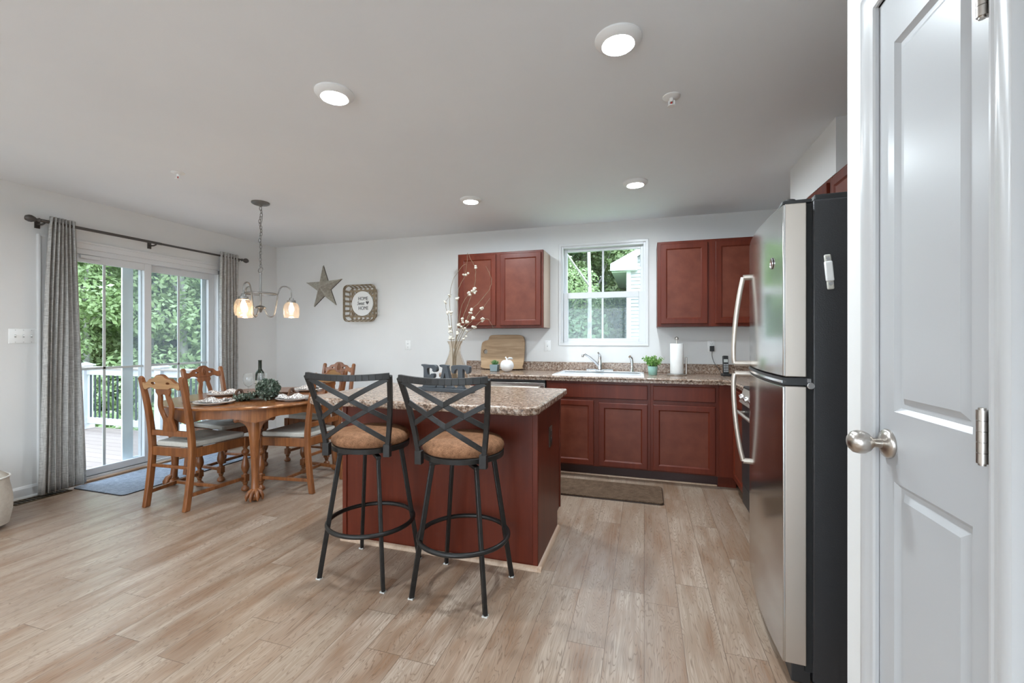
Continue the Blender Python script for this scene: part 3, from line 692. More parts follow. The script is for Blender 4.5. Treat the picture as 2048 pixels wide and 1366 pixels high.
M().lathe([(.026,.01),(.024,.06),(.022,.11),(.018,.13)], n=18).build('body', CHROME, t)
M().tube([(-.01,-.005,.05),(-.05,-.05,.10),(-.10,-.12,.155),(-.13,-.165,.175),(-.145,-.18,.165),(-.147,-.182,.145)], [.015,.014,.012,.011,.012,.012], 12).build('spout', CHROME, t)
M().tube([(0,0,.12),(0,.008,.15),(-.005,-.01,.175),(-.012,-.04,.185)], [.018,.016,.011,.009], 10).build('lever', CHROME, t)
t = thing('side_sprayer', 'chrome side sprayer at the end of the sink', 'sprayer', (-.115, 4.40, cz1+.0125))
M().lathe([(.024,0),(.022,.012),(.014,.03),(.012,.06)], n=16).build('base', CHROME, t); M().tube([(0,0,.05),(0,0,.10),(-.006,-.01,.135),(-.02,-.03,.15)], [.012,.014,.016,.014], 12).build('spray_head', CHROME, t)
# kitchen island
IX0, IX1, IY0, IY1 = -1.79, -.545, 2.265, 2.875
t = thing('kitchen_island', 'dark cherry kitchen island with plain back panel behind the bar stools', 'island', (0, 0, 0))
M().box(IX0+.02, IX1-.02, IY0+.012, IY1, .105, .866).box(IX0+.02, IX1-.02, IY0+.012, IY1-.075, 0, .105).build('body', CHERRY, t, sm=0)
M().box(IX0+.016, IX1-.016, IY0, IY0+.012, 0, .866).build('back_panel', CHERRY, t, sm=0)
for x0, nm in ((IX0, 'end_panel'), (IX1-.016, 'end_panel')):
    M().prism([(IY0-.002, 0), (IY1-.075, 0), (IY1-.075, .112), (IY1, .112), (IY1, .866), (IY0-.002, .866)], x0, x0+.016, lambda a, b, d: (d, a, b)).build(nm, CHERRY, t, bev=.002)
for x in (IX0, IX1-.03): M().box(x, x+.03, IY0-.008, IY0, 0, .866).build('corner_stile', CHERRY, t, bev=.003)
M().box(IX1-.012, IX1+.006, IY1-.004, IY1+.016, .112, .866).build('edge_stile', CHERRY, t, bev=.003)
for i, a0 in enumerate((.03, .44, .85)):
    M().box(IX0+a0, IX0+a0+.37, IY1, IY1+.02, .13, .68).build('door', CHERRYD, t, bev=.003); M().box(IX0+a0, IX0+a0+.37, IY1, IY1+.02, .715, .838).build('drawer', CHERRYD, t, bev=.003)
def qr(p0, p1, nx, ny):
    q = [(0, 0), (.022, 0), (.021, .008), (.016, .016), (.008, .021), (0, .022)]; m = M(); p0 = Vector(p0); p1 = Vector(p1)
    m.add([(p.x+nx*a, p.y+ny*a, z) for p in (p0, p1) for a, z in q], [(k, (k+1) % 6, 6+(k+1) % 6, 6+k) for k in range(6)]+[(5,4,3,2,1,0), (6,7,8,9,10,11)]); return m
qr((IX0-.0, IY0-.008), (IX1+.022, IY0-.008), 0, -1).build('quarter_round', QROUND, t, sm=40); qr((IX1, IY0-.03), (IX1, IY1-.07), 1, 0).build('quarter_round', QROUND, t, sm=40)
t = thing('countertop', 'brown granite-look countertop with rounded corners on the kitchen island', 'countertop', (0, 0, 0))
ax0, ax1, ay0, ay1, rr = -1.875, -.497, 2.025, 2.895, .085
ol = []
for cx, cy, a0, r in ((ax1-rr, ay0+rr, -90, rr), (ax1-.012, ay1-.012, 0, .012), (ax0+.012, ay1-.012, 90, .012), (ax0+rr, ay0+rr, 180, rr)):
    for k in range(9): a = radians(a0+k*90/8); ol.append((cx+r*cos(a), cy+r*sin(a)))
cz2 = .864
M().prism(ol, cz2, cz1, lambda a, b, d: (a, b, d)).build('slab', GRAN, t, bev=.010, seg=3)
ISL = cz1
# brown outlet on the island end
t = thing('power_outlet', 'dark brown outlet plate on the end of the kitchen island', 'outlet', (IX1, 2.572, .652), pi/2)
M().rings(-.036, .036, -.06, .06, [(0, 0), (.0, -.004), (.004, -.007)], lambda a, b, d: (a, d, b)).build('cover_plate', BROWNP, t)
for z in (-.02, .02): M().box(-.016, .016, -.009, -.006, z-.014, z+.014).build('socket', BLACKP, t, bev=.003)
# refrigerator
t = thing('refrigerator', 'stainless refrigerator with black textured sides and top freezer', 'refrigerator', (.525, 2.52, 0), radians(-93.8))
fw = .757
M().box(.004, fw-.004, .092, .76, .03, 1.73).build('cabinet_body', TBLACK, t, bev=.006)
M().box(.012, fw-.012, .070, .094, .06, 1.72).build('door_gasket', DARKGAP, t, sm=0)
def bow(x): c = fw/2; return -.024*(1-((x-c)/c)**2)
def fdoor(nm, z0, z1):
    N = 20; ol = [(fw*i/N, bow(fw*i/N)) for i in range(N+1)]
    d = M().prism([(a, b+.006) for a, b in ol]+[(fw, .072), (0, .072)], z0, z1, lambda a, b, d: (a, b, d)).build(nm, STEELD, t, bev=.003)
    M().prism(ol+[(fw-.0, .010), (.0, .010)], z0+.002, z1-.002, lambda a, b, d: (a, b, d)).build('front_panel', STEEL, d, bev=.0025)
    return d
du = fdoor('freezer_door', 1.105, 1.722); dl = fdoor('lower_door', .085, 1.072)
def fhandle(zs, d):
    b = bow(.05); pts = [(.05, b+y, z) for y, z in zs]
    m = M(); pts = smooth2(pts, 5, False); m.tube(pts, .0115, 10)
    m.cyl((.05, b+zs[0][0], zs[0][1]), (.05, .0, zs[0][1]), .014, n=12); m.cyl((.05, b+zs[-1][0], zs[-1][1]), (.05, 0, zs[-1][1]), .014, n=12); m.build('handle', STEELD, d)
fhandle([(-.030, 1.555), (-.045, 1.48), (-.062, 1.36), (-.072, 1.24), (-.074, 1.15), (-.070, 1.115)], du)
fhandle([(-.068, 1.062), (-.074, 1.02), (-.072, .92), (-.062, .80), (-.046, .69), (-.030, .615)], dl)
M().prism([(fw*i/20, bow(fw*i/20)-.001) for i in range(21)]+[(fw, .074), (0, .074)], 1.076, 1.102, lambda a, b, d: (a, b, d)).build('door_gap_trim', BLACKP, t, sm=0)
M().prism([(fw*i/20, bow(fw*i/20)-.004) for i in range(21)]+[(fw*i/20, bow(fw*i/20)+.01) for i in range(20, -1, -1)], 1.083, 1.092, lambda a, b, d: (a, b, d)).build('chrome_strip', CHROME, t, sm=40)
M().box(fw-.07, fw-.01, .02, .09, 1.078, 1.10).cyl((fw-.002, .085, 1.075), (fw+.004, .085, 1.075), .012).build('middle_hinge', CHROME, t, bev=.002)
M().box(fw-.09, fw-.02, .10, .34, 1.73, 1.752).build('hinge_cover', BLACKP, t, bev=.004)
M().box(fw-.06, fw-.006, .0, .09, 1.722, 1.736).cyl((fw-.05, .03, 1.73), (fw-.05, .03, 1.748), .02).box(.01, fw-.06, .0, .09, 1.722, 1.732).build('top_hinge', BLACKP, t, bev=.003)
M().box(.02, fw-.02, .03, .09, .01, .08).build('kick_grille', BLACKP, t, bev=.003)
for x in (.06, fw-.06):
    for y in (.12, .70): M().cyl((x, y, 0), (x, y, .035), .02).build('foot', BLACKP, t)
xb = fw-.12; M().lathe([(.022, 0), (.022, .003), (.018, .004), (.017, .002), (.0001, .002)], n=24, c=(xb, bow(xb)-.0, 1.53), T=Matrix.Rotation(pi/2, 4, 'X')).build('badge', CHROME, du)
# magnet clip on the side of the refrigerator (near side is local +x)
t2 = thing('magnetic_opener', 'clear and white magnetic bottle opener stuck on the black refrigerator side', 'magnet', (0, 0, 0))
t2.matrix_world = Matrix.Translation((.525, 2.52, 0)) @ Matrix.Rotation(radians(-93.8), 4, 'Z')
T = Matrix.Translation((fw-.004, .138, 1.475)) @ Matrix.Rotation(radians(5), 4, 'X') @ Matrix.Scale(.84, 4)
M().box(0, .014, -.0145, .0145, -.042, .042).mesh(T).build('white_label', WHITEP, t2, bev=.004)
M().box(0.001, .010, -.0125, .0125, -.075, -.03).box(0.001, .010, -.0125, .0125, .03, .07).mesh(T).build('clear_end', plain('milky_acrylic', (.55,.53,.48), .15), t2, bev=.005)
M().cyl((.005, 0, .052), (.012, 0, .052), .007).cyl((.005, 0, -.052), (.012, 0, -.052), .007).mesh(T).build('rivet', CHROME, t2)
# range
t = thing('range', 'black range with chrome knobs between the refrigerator and the corner cabinet', 'stove', (.665, 3.375, 0), -pi/2)
M().box(.004, .756, .02, .63, .09, .895).build('body', BLACKP, t, bev=.003); M().box(.004, .756, .0, .63, .895, .912).build('cooktop', BLACKP, t, bev=.004)
M().prism([(-.03, .80), (.0, .895), (.05, .895), (.05, .80)], .004, .756, lambda a, b, d: (d, a, b)).build('control_panel', STEELD, t, bev=.003)
for i in range(5): c = (.09+i*.145, -.018, .848); M().lathe([(.022, 0), (.021, .012), (.016, .026), (.0001, .028)], n=18, c=c, T=Matrix.Rotation(pi/2+.3, 4, 'X')).build('knob', CHROME, t)
M().box(.01, .75, -.012, .02, .24, .79).build('oven_door', BLACKP, t, bev=.004); M().cyl((.06, -.05, .74), (.70, -.05, .74), .011).cyl((.09, -.05, .74), (.09, -.01, .74), .008).cyl((.67, -.05, .74), (.67, -.01, .74), .008).build('oven_handle', STEELD, t)
M().box(.01, .75, -.008, .02, .10, .23).build('warming_drawer', BLACKP, t, bev=.004); M().box(.004, .756, .57, .63, .912, 1.05).build('backguard', BLACKP, t, bev=.004)
M().box(.02, .74, .06, .6, 0, .09).build('base', BLACKP, t, sm=0)
for bx, by in ((.2, .17), (.56, .17), (.2, .43), (.56, .43)): M().lathe([(.10, 0), (.10, .006), (.085, .006), (.085, 0)], c=(bx, by, .912), n=24).build('burner', DARKGAP, t)
# ================================================================ dining set
def dining_chair(lbl):
    t = thing('dining_chair', lbl, 'chair', (0, 0, 0), 0, 'dining chairs round the oval table')
    pth = [(-.235, 0), (-.212, .16), (-.195, .32), (-.190, .45), (-.205, .62), (-.235, .80), (-.268, .955)]
    pth = [(p[0], p[1]) for p in smooth2([(a, b, 0) for a, b in pth], 3, False)]
    for s in (-1, 1):
        dp = lambda z: .021 if z < .5 else .021-.006*(z-.5)/.45
        ol = [(y+dp(z), z) for y, z in pth]+[(pth[-1][0], .972)]+[(y-dp(z), z) for y, z in pth[::-1]]
        M().prism(ol, s*.187-.0165, s*.187+.0165, lambda a, b, d: (d, a, b)).build('rear_leg', OAK, t, bev=.005)
        x, y = s*.235, .225
        m = M().box(x-.022, x+.022, y-.022, y+.022, .362, .440).box(x-.021, x+.021, y-.021, y+.021, .075, .132)
        m.lathe([(.020, 0), (.029, .006), (.031, .016), (.027, .030), (.016, .040), (.013, .048), (.018, .058), (.021, .072)], (x, y, 0), 18)
        m.lathe([(.019, .132), (.013, .144), (.017, .152), (.026, .170), (.031, .192), (.029, .215), (.022, .245), (.015, .275), (.013, .290), (.018, .297), (.027, .306), (.030, .318), (.026, .331), (.016, .341), (.014, .348), (.020, .356), (.021, .362)], (x, y, 0), 18)
        m.build('front_leg', OAK, t, bev=.003, sm=50)
        M().bar((s*.187, -.20, .105), (s*.232, .215, .105), .02, .026).build('stretcher', OAK, t, bev=.003)
        M().bar((s*.187, -.18, .405), (s*.235, .21, .405), .022, .068).build('side_rail', OAK, t, bev=.003)
    M().bar((-.21, .01, .105), (.21, .01, .105), .02, .024).build('stretcher', OAK, t, bev=.003)
    M().bar((-.18, -.196, .30), (.18, -.196, .30), .016, .022).build('rear_stretcher', OAK, t, bev=.003)
    M().bar((-.22, .225, .405), (.22, .225, .405), .022, .068).build('front_rail', OAK, t, bev=.003)
    M().bar((-.175, -.19, .408), (.175, -.19, .408), .022, .065).build('rear_rail', OAK, t, bev=.003)
    M().bar((-.175, -.198, .545), (.175, -.198, .545), .018, .042).build('lower_back_rail', OAK, t, bev=.003)
    M().prism([(-.165, -.178), (.165, -.178), (.222, .225), (.205, .242), (-.205, .242), (-.222, .225)], .438, .478, lambda a, b, d: (a, b, d)).build('seat_cushion', SEATC, t, bev=.018, seg=4)
    T = TR((0, -.192, .5), pi/2+.165)
    half = [(0, .492), (.032, .487), (.056, .468), (.078, .462), (.100, .458), (.122, .440), (.145, .428), (.171, .432), (.171, .388), (.150, .378), (.122, .392), (.085, .392), (.060, .382), (0, .382)]
    ol = half+[(-a, b) for a, b in half[-2:0:-1]]
    hole = [(.068+.020*cos(a), .428+.010*sin(a)) for a in np.linspace(0, 2*pi, 12, endpoint=False)]
    me = plate([[tuple(p[:2]) for p in smooth2([(a, b, 0) for a, b in ol], 3)], hole, [(-a, b) for a, b in hole[::-1]]], .022, .003, T)
    cr = link('crest_rail', me, OAK, t, sm=40)
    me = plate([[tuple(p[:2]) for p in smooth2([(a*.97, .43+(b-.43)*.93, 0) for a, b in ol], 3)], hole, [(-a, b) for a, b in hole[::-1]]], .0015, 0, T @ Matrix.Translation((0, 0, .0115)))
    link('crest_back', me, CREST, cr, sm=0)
    m = M()
    for s in (-1, 0, 1): m.tube([T @ Vector(p) for p in ((s*.012, .40, -.010), (s*.018, .43, -.013), (s*.006, .475, -.011))], [.004, .007, .003], 8)
    m.build('carved_shell', OAK, cr)
    half = [(.060, .386), (.066, .36), (.052, .335), (.060, .30), (.069, .255), (.062, .21), (.050, .175), (.044, .15), (.050, .12), (.060, .085), (.064, .062)]
    ol = [tuple(p[:2]) for p in smooth2([(a, b, 0) for a, b in half], 3, False)]
    hh = [(0, .345), (.018, .338), (.020, .315), (.030, .275), (.033, .245), (.026, .205), (.012, .175), (0, .165)]
    hl = [tuple(p[:2]) for p in smooth2([(a, b, 0) for a, b in hh], 3, False)]
    me = plate([ol+[(-a, b) for a, b in ol[::-1]], hl+[(-a, b) for a, b in hl[-2:0:-1]]], .016, .002, T)
    link('splat', me, OAK, t, sm=40)
    return t
ch = dining_chair('carved wooden dining chair with its back to the room, beside the grey door mat')
ch.location = (-3.345, 2.51, 0); ch.rotation_euler = (0, 0, radians(3))
dup(ch, (-3.76, 3.09, 0), radians(-88), 'carved wooden dining chair in front of the sliding door, facing the kitchen island')
dup(ch, (-2.785, 3.03, 0), radians(91), 'carved wooden dining chair with its back to the kitchen island, partly behind a bar stool')
dup(ch, (-3.23, 3.76, 0), radians(181), 'carved wooden dining chair at the wall side of the table, below the woven basket sign')
# table
TX, TY, TA, TB = -3.24, 3.01, .68, .70
t = thing('dining_table', 'oval carved wooden dining table with claw feet', 'table', (TX, TY, 0))
def oval(k, n=72, p=2.15):
    o = []
    for i in range(n):
        a = 2*pi*i/n; c, s = cos(a), sin(a); o.append(((TA+k)*math.copysign(abs(c)**(2/p), c), (TB+k)*math.copysign(abs(s)**(2/p), s)))
    return o
m = M(); vs = []; levels = [(-.02, .715), (-.004, .718), (0, .726), (-.004, .734), (-.012, .738), (-.02, .739)]
for k, z in levels: vs += [(a, b, z) for a, b in oval(k)]
n = 72; m.add(vs, [(i*n+j, i*n+(j+1) % n, (i+1)*n+(j+1) % n, (i+1)*n+j) for i in range(5) for j in range(n)]+[tuple(range(n))[::-1], tuple(range(5*n, 6*n))])
m.build('tabletop', OAKX, t, sm=30)
m = M(); vs = []
zb = [(.640-.018*cos(8*2*pi*i/n)-.008*cos(16*2*pi*i/n)) for i in range(n)]
for k, top in ((-.035, 1), (-.035, 0), (-.058, 0), (-.058, 1)): vs += [(a, b, .716 if top else zb[i]) for i, (a, b) in enumerate(oval(k))]
m.add(vs, [(i*n+j, i*n+(j+1) % n, ((i+1) % 4)*n+(j+1) % n, ((i+1) % 4)*n+j) for i in range(4) for j in range(n)]); m.build('apron', OAK, t, sm=30)
for lx, ly in ((.375, -.405), (-.575, -.335), (.45, .40), (-.46, .42)):
    az = math.atan2(ly, lx)+pi/2; T = TR((lx, ly, 0), 0, 0, az)
    half = [(.0, .655), (.10, .655), (.128, .652), (.140, .630), (.128, .610), (.105, .612), (.085, .606), (.060, .585), (.045, .550), (.038, .510), (.033, .47), (0, .44)]
    ol = [tuple(p[:2]) for p in smooth2([(a, b, 0) for a, b in half], 3, False)]
    me = plate([ol+[(-a, b) for a, b in ol[-2:0:-1]]], .05, .006, T @ TR((0, -.012, 0), pi/2)); lg = link('leg', me, OAK, t, sm=40)
    m = M().tube([(0, -.01, .64), (0, -.014, .52), (0, -.008, .42), (0, .004, .30), (0, .004, .18), (0, -.004, .10), (0, -.012, .055)], [.040, .041, .035, .029, .025, .026, .034], 14)
    for s in (-1, 1): m.lathe([(.012, 0), (.018, .003), (.010, .006), (.0001, .007)], n=16, T=Matrix.Translation((s*.118, -.036, .632)) @ Matrix.Rotation(pi/2, 4, 'X'))
    m.mesh(T).build('leg_shaft', OAK, lg, sm=60)
    m = M().sphere((0, -.012, .040), .046, 16, 10, (1, 1, .86))
    for a in (-1.15, -.4, .4, 1.15):
        dx, dy = sin(a), -cos(a); m.tube([(dx*.02, dy*.02-.006, .085), (dx*.042, dy*.042-.010, .070), (dx*.058, dy*.058-.012, .040), (dx*.060, dy*.060-.012, .012)], [.014, .016, .013, .006], 8)
    m.mesh(T).build('claw_foot', OAK, lg, sm=60)
TT = .739
# plates with napkins
def setting(x, y, rz, lblp, lbln, z=0.0):
    p = thing('dinner_plate', lblp, 'plate', (x, y, TT+z), 0, 'dinner plates on the dining table')
    M().lathe([(.075, 0), (.078, .003), (.10, .010), (.136, .019), (.138, .022), (.134, .0225), (.10, .0145), (.08, .008), (.0001, .007)], n=40).build('plate_body', CERAM, p, sm=50)
    r = random.Random(int(abs(x*1000))); N, K = 22, 14; vs = []
    for j in range(K+1):
        for i in range(N+1):
            u, v = i/N*2-1, j/K*2-1; nar = .45+.55*abs(u)**1.3
            zz = .018+.030*(1-v*v)*(.55+.45*sin(u*5+x*9))+.006*sin(v*9+u*3+r.random()*.5)-.004*abs(u)
            vs.append((u*.115, v*.075*nar+.008*sin(u*6), max(zz, .0245 if abs(u) > .7 else .012)))
    M().add(vs, [(j*(N+1)+i, j*(N+1)+i+1, (j+1)*(N+1)+i+1, (j+1)*(N+1)+i) for j in range(K) for i in range(N)]).build('cloth_napkin', NAPK, None, sm=180, solid=.004)
    o = bpy.data.objects[-1] if False else COL.objects[-1]
    o.location = (x, y, TT+z+.004); o.rotation_euler = (0, 0, rz); tag(o, lbln, 'napkin', 'patterned napkins on the plates')
ND = 'chevron napkin gathered on the dinner plate '
setting(-3.165, 2.515, .15, 'white dinner plate with a chevron napkin and a fork beside it', ND+'beside the fork')
setting(-3.56, 2.93, 1.2, 'white dinner plate at the place of the chair in front of the sliding door', ND+'in front of the sliding door chair')
setting(-2.745, 2.87, .35, 'white dinner plate at the place of the chair backing onto the island', ND+'at the island side of the table')
setting(-3.10, 3.42, -.1, 'white dinner plate at the wall side of the table, beyond the tray', ND+'at the wall side of the table')
f = thing('fork', 'dark metal fork lying on the table at the plate rim', 'fork', (-3.345, 2.50, TT+.001), .3)
M().tube([(-.10, 0, .004), (-.02, 0, .010), (.03, 0, .005)], [.005, .004, .004], 8).box(.03, .055, -.012, .012, .003, .007).build('handle', PEWTER, f)
for i in range(4): M().box(.055, .10, -.012+i*.007, -.009+i*.007, .003, .006).build('tine', PEWTER, f, sm=0)
# tray
t = thing('serving_tray', 'dark wooden serving tray with cut-out arched handles', 'tray', (-3.075, 2.90, TT), radians(28))
M().box(-.20, .20, -.115, .115, 0, .012).box(-.20, .20, -.115, -.105, .012, .035).box(-.20, .20, .105, .115, .012, .035).build('tray_base', TRAYW, t, bev=.003)
for s in (-1, 1):
    ol = [tuple(p[:2]) for p in smooth2([(-.112, .008, 0), (-.112, .032, 0), (-.085, .042, 0), (-.05, .072, 0), (0, .082, 0), (.05, .072, 0), (.085, .042, 0), (.112, .032, 0), (.112, .008, 0), (0, .006, 0)], 4)]
    hl = [tuple(p[:2]) for p in smooth2([(-.045, .040, 0), (-.03, .056, 0), (0, .062, 0), (.03, .056, 0), (.045, .040, 0), (0, .036, 0)], 4)]
    link('handle', plate([ol, hl], .014, .002, TR((s*.205, 0, 0), pi/2+s*0, 0, pi/2)), TRAYW, t, sm=40)
def wine_glass(x, y, lbl):
    t = thing('wine_glass', lbl, 'glass', (x, y, TT+.0125), 0, 'wine glasses on the tray')
    M().lathe([(.036, 0), (.036, .002), (.012, .006), (.0045, .02), (.004, .075), (.007, .086)], n=24).build('stem', CLEARG, t, sm=60)
    M().lathe([(.005, .085), (.020, .092), (.036, .112), (.0415, .138), (.039, .170), (.033, .198), (.0315, .198), (.0375, .170), (.040, .138), (.0345, .113), (.019, .094), (.004, .087)], n=28).build('bowl', CLEARG, t, sm=60)
    return t
wine_glass(-3.19, 2.835, 'clear wine glass on the tray towards the sliding door')
wine_glass(-3.115, 2.905, 'clear wine glass on the tray in front of the wine bottle')
t = thing('wine_bottle', 'dark green wine bottle standing behind the wine glasses', 'bottle', (-3.205, 2.965, TT+.0125))
M().lathe([(.034, 0), (.0365, .004), (.0365, .175), (.034, .195), (.022, .215), (.0145, .228), (.0135, .29), (.0001, .29)], n=28).build('glass_body', BOTTLEG, t, sm=60)
M().lathe([(.0142, .222), (.0148, .225), (.0143, .296), (.0155, .297), (.0155, .304), (.0001, .306)], n=24).build('foil_capsule', FOIL, t, sm=60)
M().lathe([(.0368, .045), (.0371, .05), (.0371, .125), (.0368, .13)], n=28).build('label_band', plain('bottle_label', (.55,.52,.45), .6), t, sm=60)
def leaves(pts, sz, seed, up=.3):
    r = np.random.RandomState(seed); p = np.array(pts); n = len(p)
    d = r.normal(size=(n, 3))+np.array([0, 0, up]); d /= np.linalg.norm(d, axis=1)[:, None]
    a = r.normal(size=(n, 3)); u = np.cross(d, a); u /= np.linalg.norm(u, axis=1)[:, None]; s = sz*(.6+.8*r.rand(n))[:, None]
    V = np.stack([p, p+d*s*.5+u*s*.33, p+d*s, p+d*s*.5-u*s*.33], 1).reshape(-1, 3)
    me = bpy.data.meshes.new('leaves'); me.from_pydata(V.tolist(), [], np.arange(4*n).reshape(n, 4).tolist()); me.update(); return me
r = random.Random(3); pts = []
for i in range(2300):
    v = Vector((r.gauss(0, 1), r.gauss(0, 1), r.gauss(0, 1))).normalized()*(.088*(.55+.45*r.random()))
    pts.append((v.x, v.y, max(v.z*.95+.092, .004)))
for i in range(700):
    q = r.random()**.8; pts.append((-.06-q*.13+r.gauss(0, .014), -.06-q*.05+r.gauss(0, .022), abs(r.gauss(0, .016))+.006+.03*(1-q)))
t = thing('greenery_ball', 'dark green leafy garland heaped on the dining tray', 'greenery', (-2.945, 2.80, TT))
link('leaves', leaves(pts, .020, 4), GARL, t, sm=0); m = M()
for i in range(9): a = i*.7; m.tube([(0, 0, .02), (cos(a)*.04, sin(a)*.04, .08), (cos(a)*.06, sin(a)*.06, .13)], [.003, .002, .001], 5)
m.tube([(0, 0, .01), (-.09, -.07, .02), (-.18, -.10, .01)], [.003, .0025, .001], 5); m.build('stems', TWIG, t)

# ================================================================ bar stools
def make_stool(lbl, loc, legrot, swivel):
    t = thing('bar_stool', lbl, 'stool', loc, 0, 'bar stools at the island')
    L = Matrix.Rotation(legrot, 4, 'Z')
    for sx in (-1, 1):
        for sy in (-1, 1):
            f = Vector((sx*.192, sy*.172, .004)); k = Vector((sx*.118, sy*.106, .628)); e = Vector((sx*.03, sy*.027, .640))
            m = M().bar(f, k+(k-f).normalized()*.012, .024, .018, (sx*.172, -sy*.192, 0)).bar(k+Vector((sx*.010, sy*.009, .009)), e, .024, .018)
            lg = m.mesh(L).build('leg', BLACKM, t, bev=.003); M().box(f.x-.013, f.x+.013, f.y-.011, f.y+.011, 0, .006).mesh(L).build('foot_glide', plain('clear_glide', (.6,.6,.58), .4) if 'clear_glide' not in bpy.data.materials else bpy.data.materials['clear_glide'], lg)
    R = .222
    M().tube([(R*cos(2*pi*i/48), R*sin(2*pi*i/48), .268) for i in range(48)], .0115, 10, True).build('foot_ring', BLACKM, t, sm=60)
    M().cyl((0, 0, .632), (0, 0, .664), .075, n=24).build('swivel_plate', BLACKM, t, bev=.002)
    Q = Matrix.Rotation(swivel, 4, 'Z')
    M().lathe([(.02, .664), (.190, .664), (.200, .667), (.2015, .690), (.196, .694), (.02, .69)], n=48, closed=True).build('seat_ring', BLACKM, t, sm=40)
    M().lathe([(.185, .690), (.197, .698), (.203, .714), (.200, .731), (.186, .747), (.150, .759), (.08, .765), (.0001, .767)], n=48).build('seat_cushion', STOOLC, t, sm=80)
    def bk(s, q):    # s -1..1 across, q height 0..1 over the back
        z = .700+.365*q; hw = .160+.048*q; y = -.172-.020*q-.075*q*q-.038*(1-s*s)
        return Q @ Vector((s*hw, y, z))
    for s in (-1, 1):
        pts = [bk(s, -.10)]+[bk(s, i/8) for i in range(9)]
        m = M()
        for a, b in zip(pts, pts[1:]): m.bar(a-(b-a)*.04, b+(b-a)*.04, .023, .019, Q @ Vector((0, 1, 0)))
        p = m.build('back_post', BLACKM, t, bev=.002)
        c = bk(s, -.03); M().box(-.017, .017, -.015, .015, -.035, .028).mesh(Matrix.Translation(c) @ Q).build('post_socket', BLACKM, p, bev=.002)
    m = M()
    for i in range(14):
        a, b = bk(-1+2*i/14, 1.0), bk(-1+2*(i+1)/14, 1.0); dz = lambda s: Vector((0, 0, -.010*(1-s*s)))
        m.bar(a+dz(-1+2*i/14)-(b-a)*.03, b+dz(-1+2*(i+1)/14)+(b-a)*.03, .020, .030)
    m.build('top_rail', BLACKM, t, bev=.002)
    for q0, q1 in ((.96, .40), (.40, .96), (.69, .10), (.12, .68)):
        m = M(); N = 10; pts = [bk(-.96+1.92*i/N, q0+(q1-q0)*i/N) for i in range(N+1)]
        for a, b in zip(pts, pts[1:]): m.bar(a-(b-a)*.03, b+(b-a)*.03, .008, .024, Q @ Vector((0, 0, 1)))
        m.build('lattice_bar', BLACKM, t, bev=.0015)
    return t
make_stool('black metal bar stool by the island, the one with the EAT letters behind its back', (-.862, 1.995, 0), radians(-3), radians(3))
make_stool('black metal bar stool by the island at the dining table end', (-1.412, 2.016, 0), radians(-1), radians(11))

# ================================================================ things on the island
c0, s0 = cos(radians(17)), sin(radians(17))
t = thing('letter_sign', 'charcoal wooden letters EAT standing on a narrow base on the island', 'sign', (-1.205, 2.50, ISL), radians(-8))
M().box(-.198, .198, -.03, .03, 0, .024).build('base', DGREY, t, bev=.003)
def cat(p, k=4): return [tuple(q[:2]) for q in smooth2([(a, b, 0) for a, b in p], k)]
E_ = [(0, .004), (.018, -.001), (.09, .002), (.108, .008), (.112, .03), (.10, .045), (.085, .040), (.080, .026), (.062, .020), (.042, .022), (.044, .058), (.062, .062), (.082, .060), (.092, .070), (.090, .088), (.072, .090), (.060, .080), (.044, .076), (.040, .118), (.060, .126), (.078, .120), (.080, .108), (.095, .100), (.112, .110), (.110, .132), (.095, .146), (.05, .146), (.0, .149), (-.006, .140), (.010, .128), (.012, .07), (.010, .02)]
A_ = [(-.004, .002), (.04, .002), (.042, .012), (.036, .018), (.038, .034), (.066, .034), (.070, .018), (.064, .012), (.066, .002), (.116, .002), (.116, .012), (.104, .020), (.074, .130), (.078, .140), (.070, .147), (.02, .149), (.016, .138), (.030, .132), (.036, .120), (.010, .022), (-.004, .014)]
Ah = [(.042, .056), (.054, .098), (.064, .056)]
T_ = [(.034, .0), (.082, .0), (.084, .012), (.076, .020), (.076, .118), (.086, .122), (.098, .112), (.104, .096), (.120, .102), (.124, .125), (.112, .147), (.004, .147), (-.008, .125), (-.004, .102), (.012, .096), (.018, .112), (.030, .122), (.040, .118), (.040, .020), (.032, .012)]
for nm, ol, hl, x in (('letter_e', E_, None, -.172), ('letter_a', A_, Ah, -.052), ('letter_t', T_, None, .058)):
    L = [cat(ol)]+([hl] if hl else []); link(nm, plate(L, .03, .002, TR((x, 0, .022), pi/2)), DGREY, t, sm=40)
VX, VY = -1.215, 2.665
t = thing('glass_vase', 'smoky glass bottle vase with flared rim on the island', 'vase', (VX, VY, ISL))
pr = [(.092, .002), (.102, .010), (.105, .035), (.100, .07), (.082, .13), (.058, .19), (.041, .235), (.037, .26), (.039, .29), (.052, .316), (.053, .320)]
M().lathe([(.0001, .002)]+pr+[(r_-.003, z_) for r_, z_ in pr[:0:-1]]+[(.0001, .006)], n=40).build('vase_body', VASEG, t, sm=60)
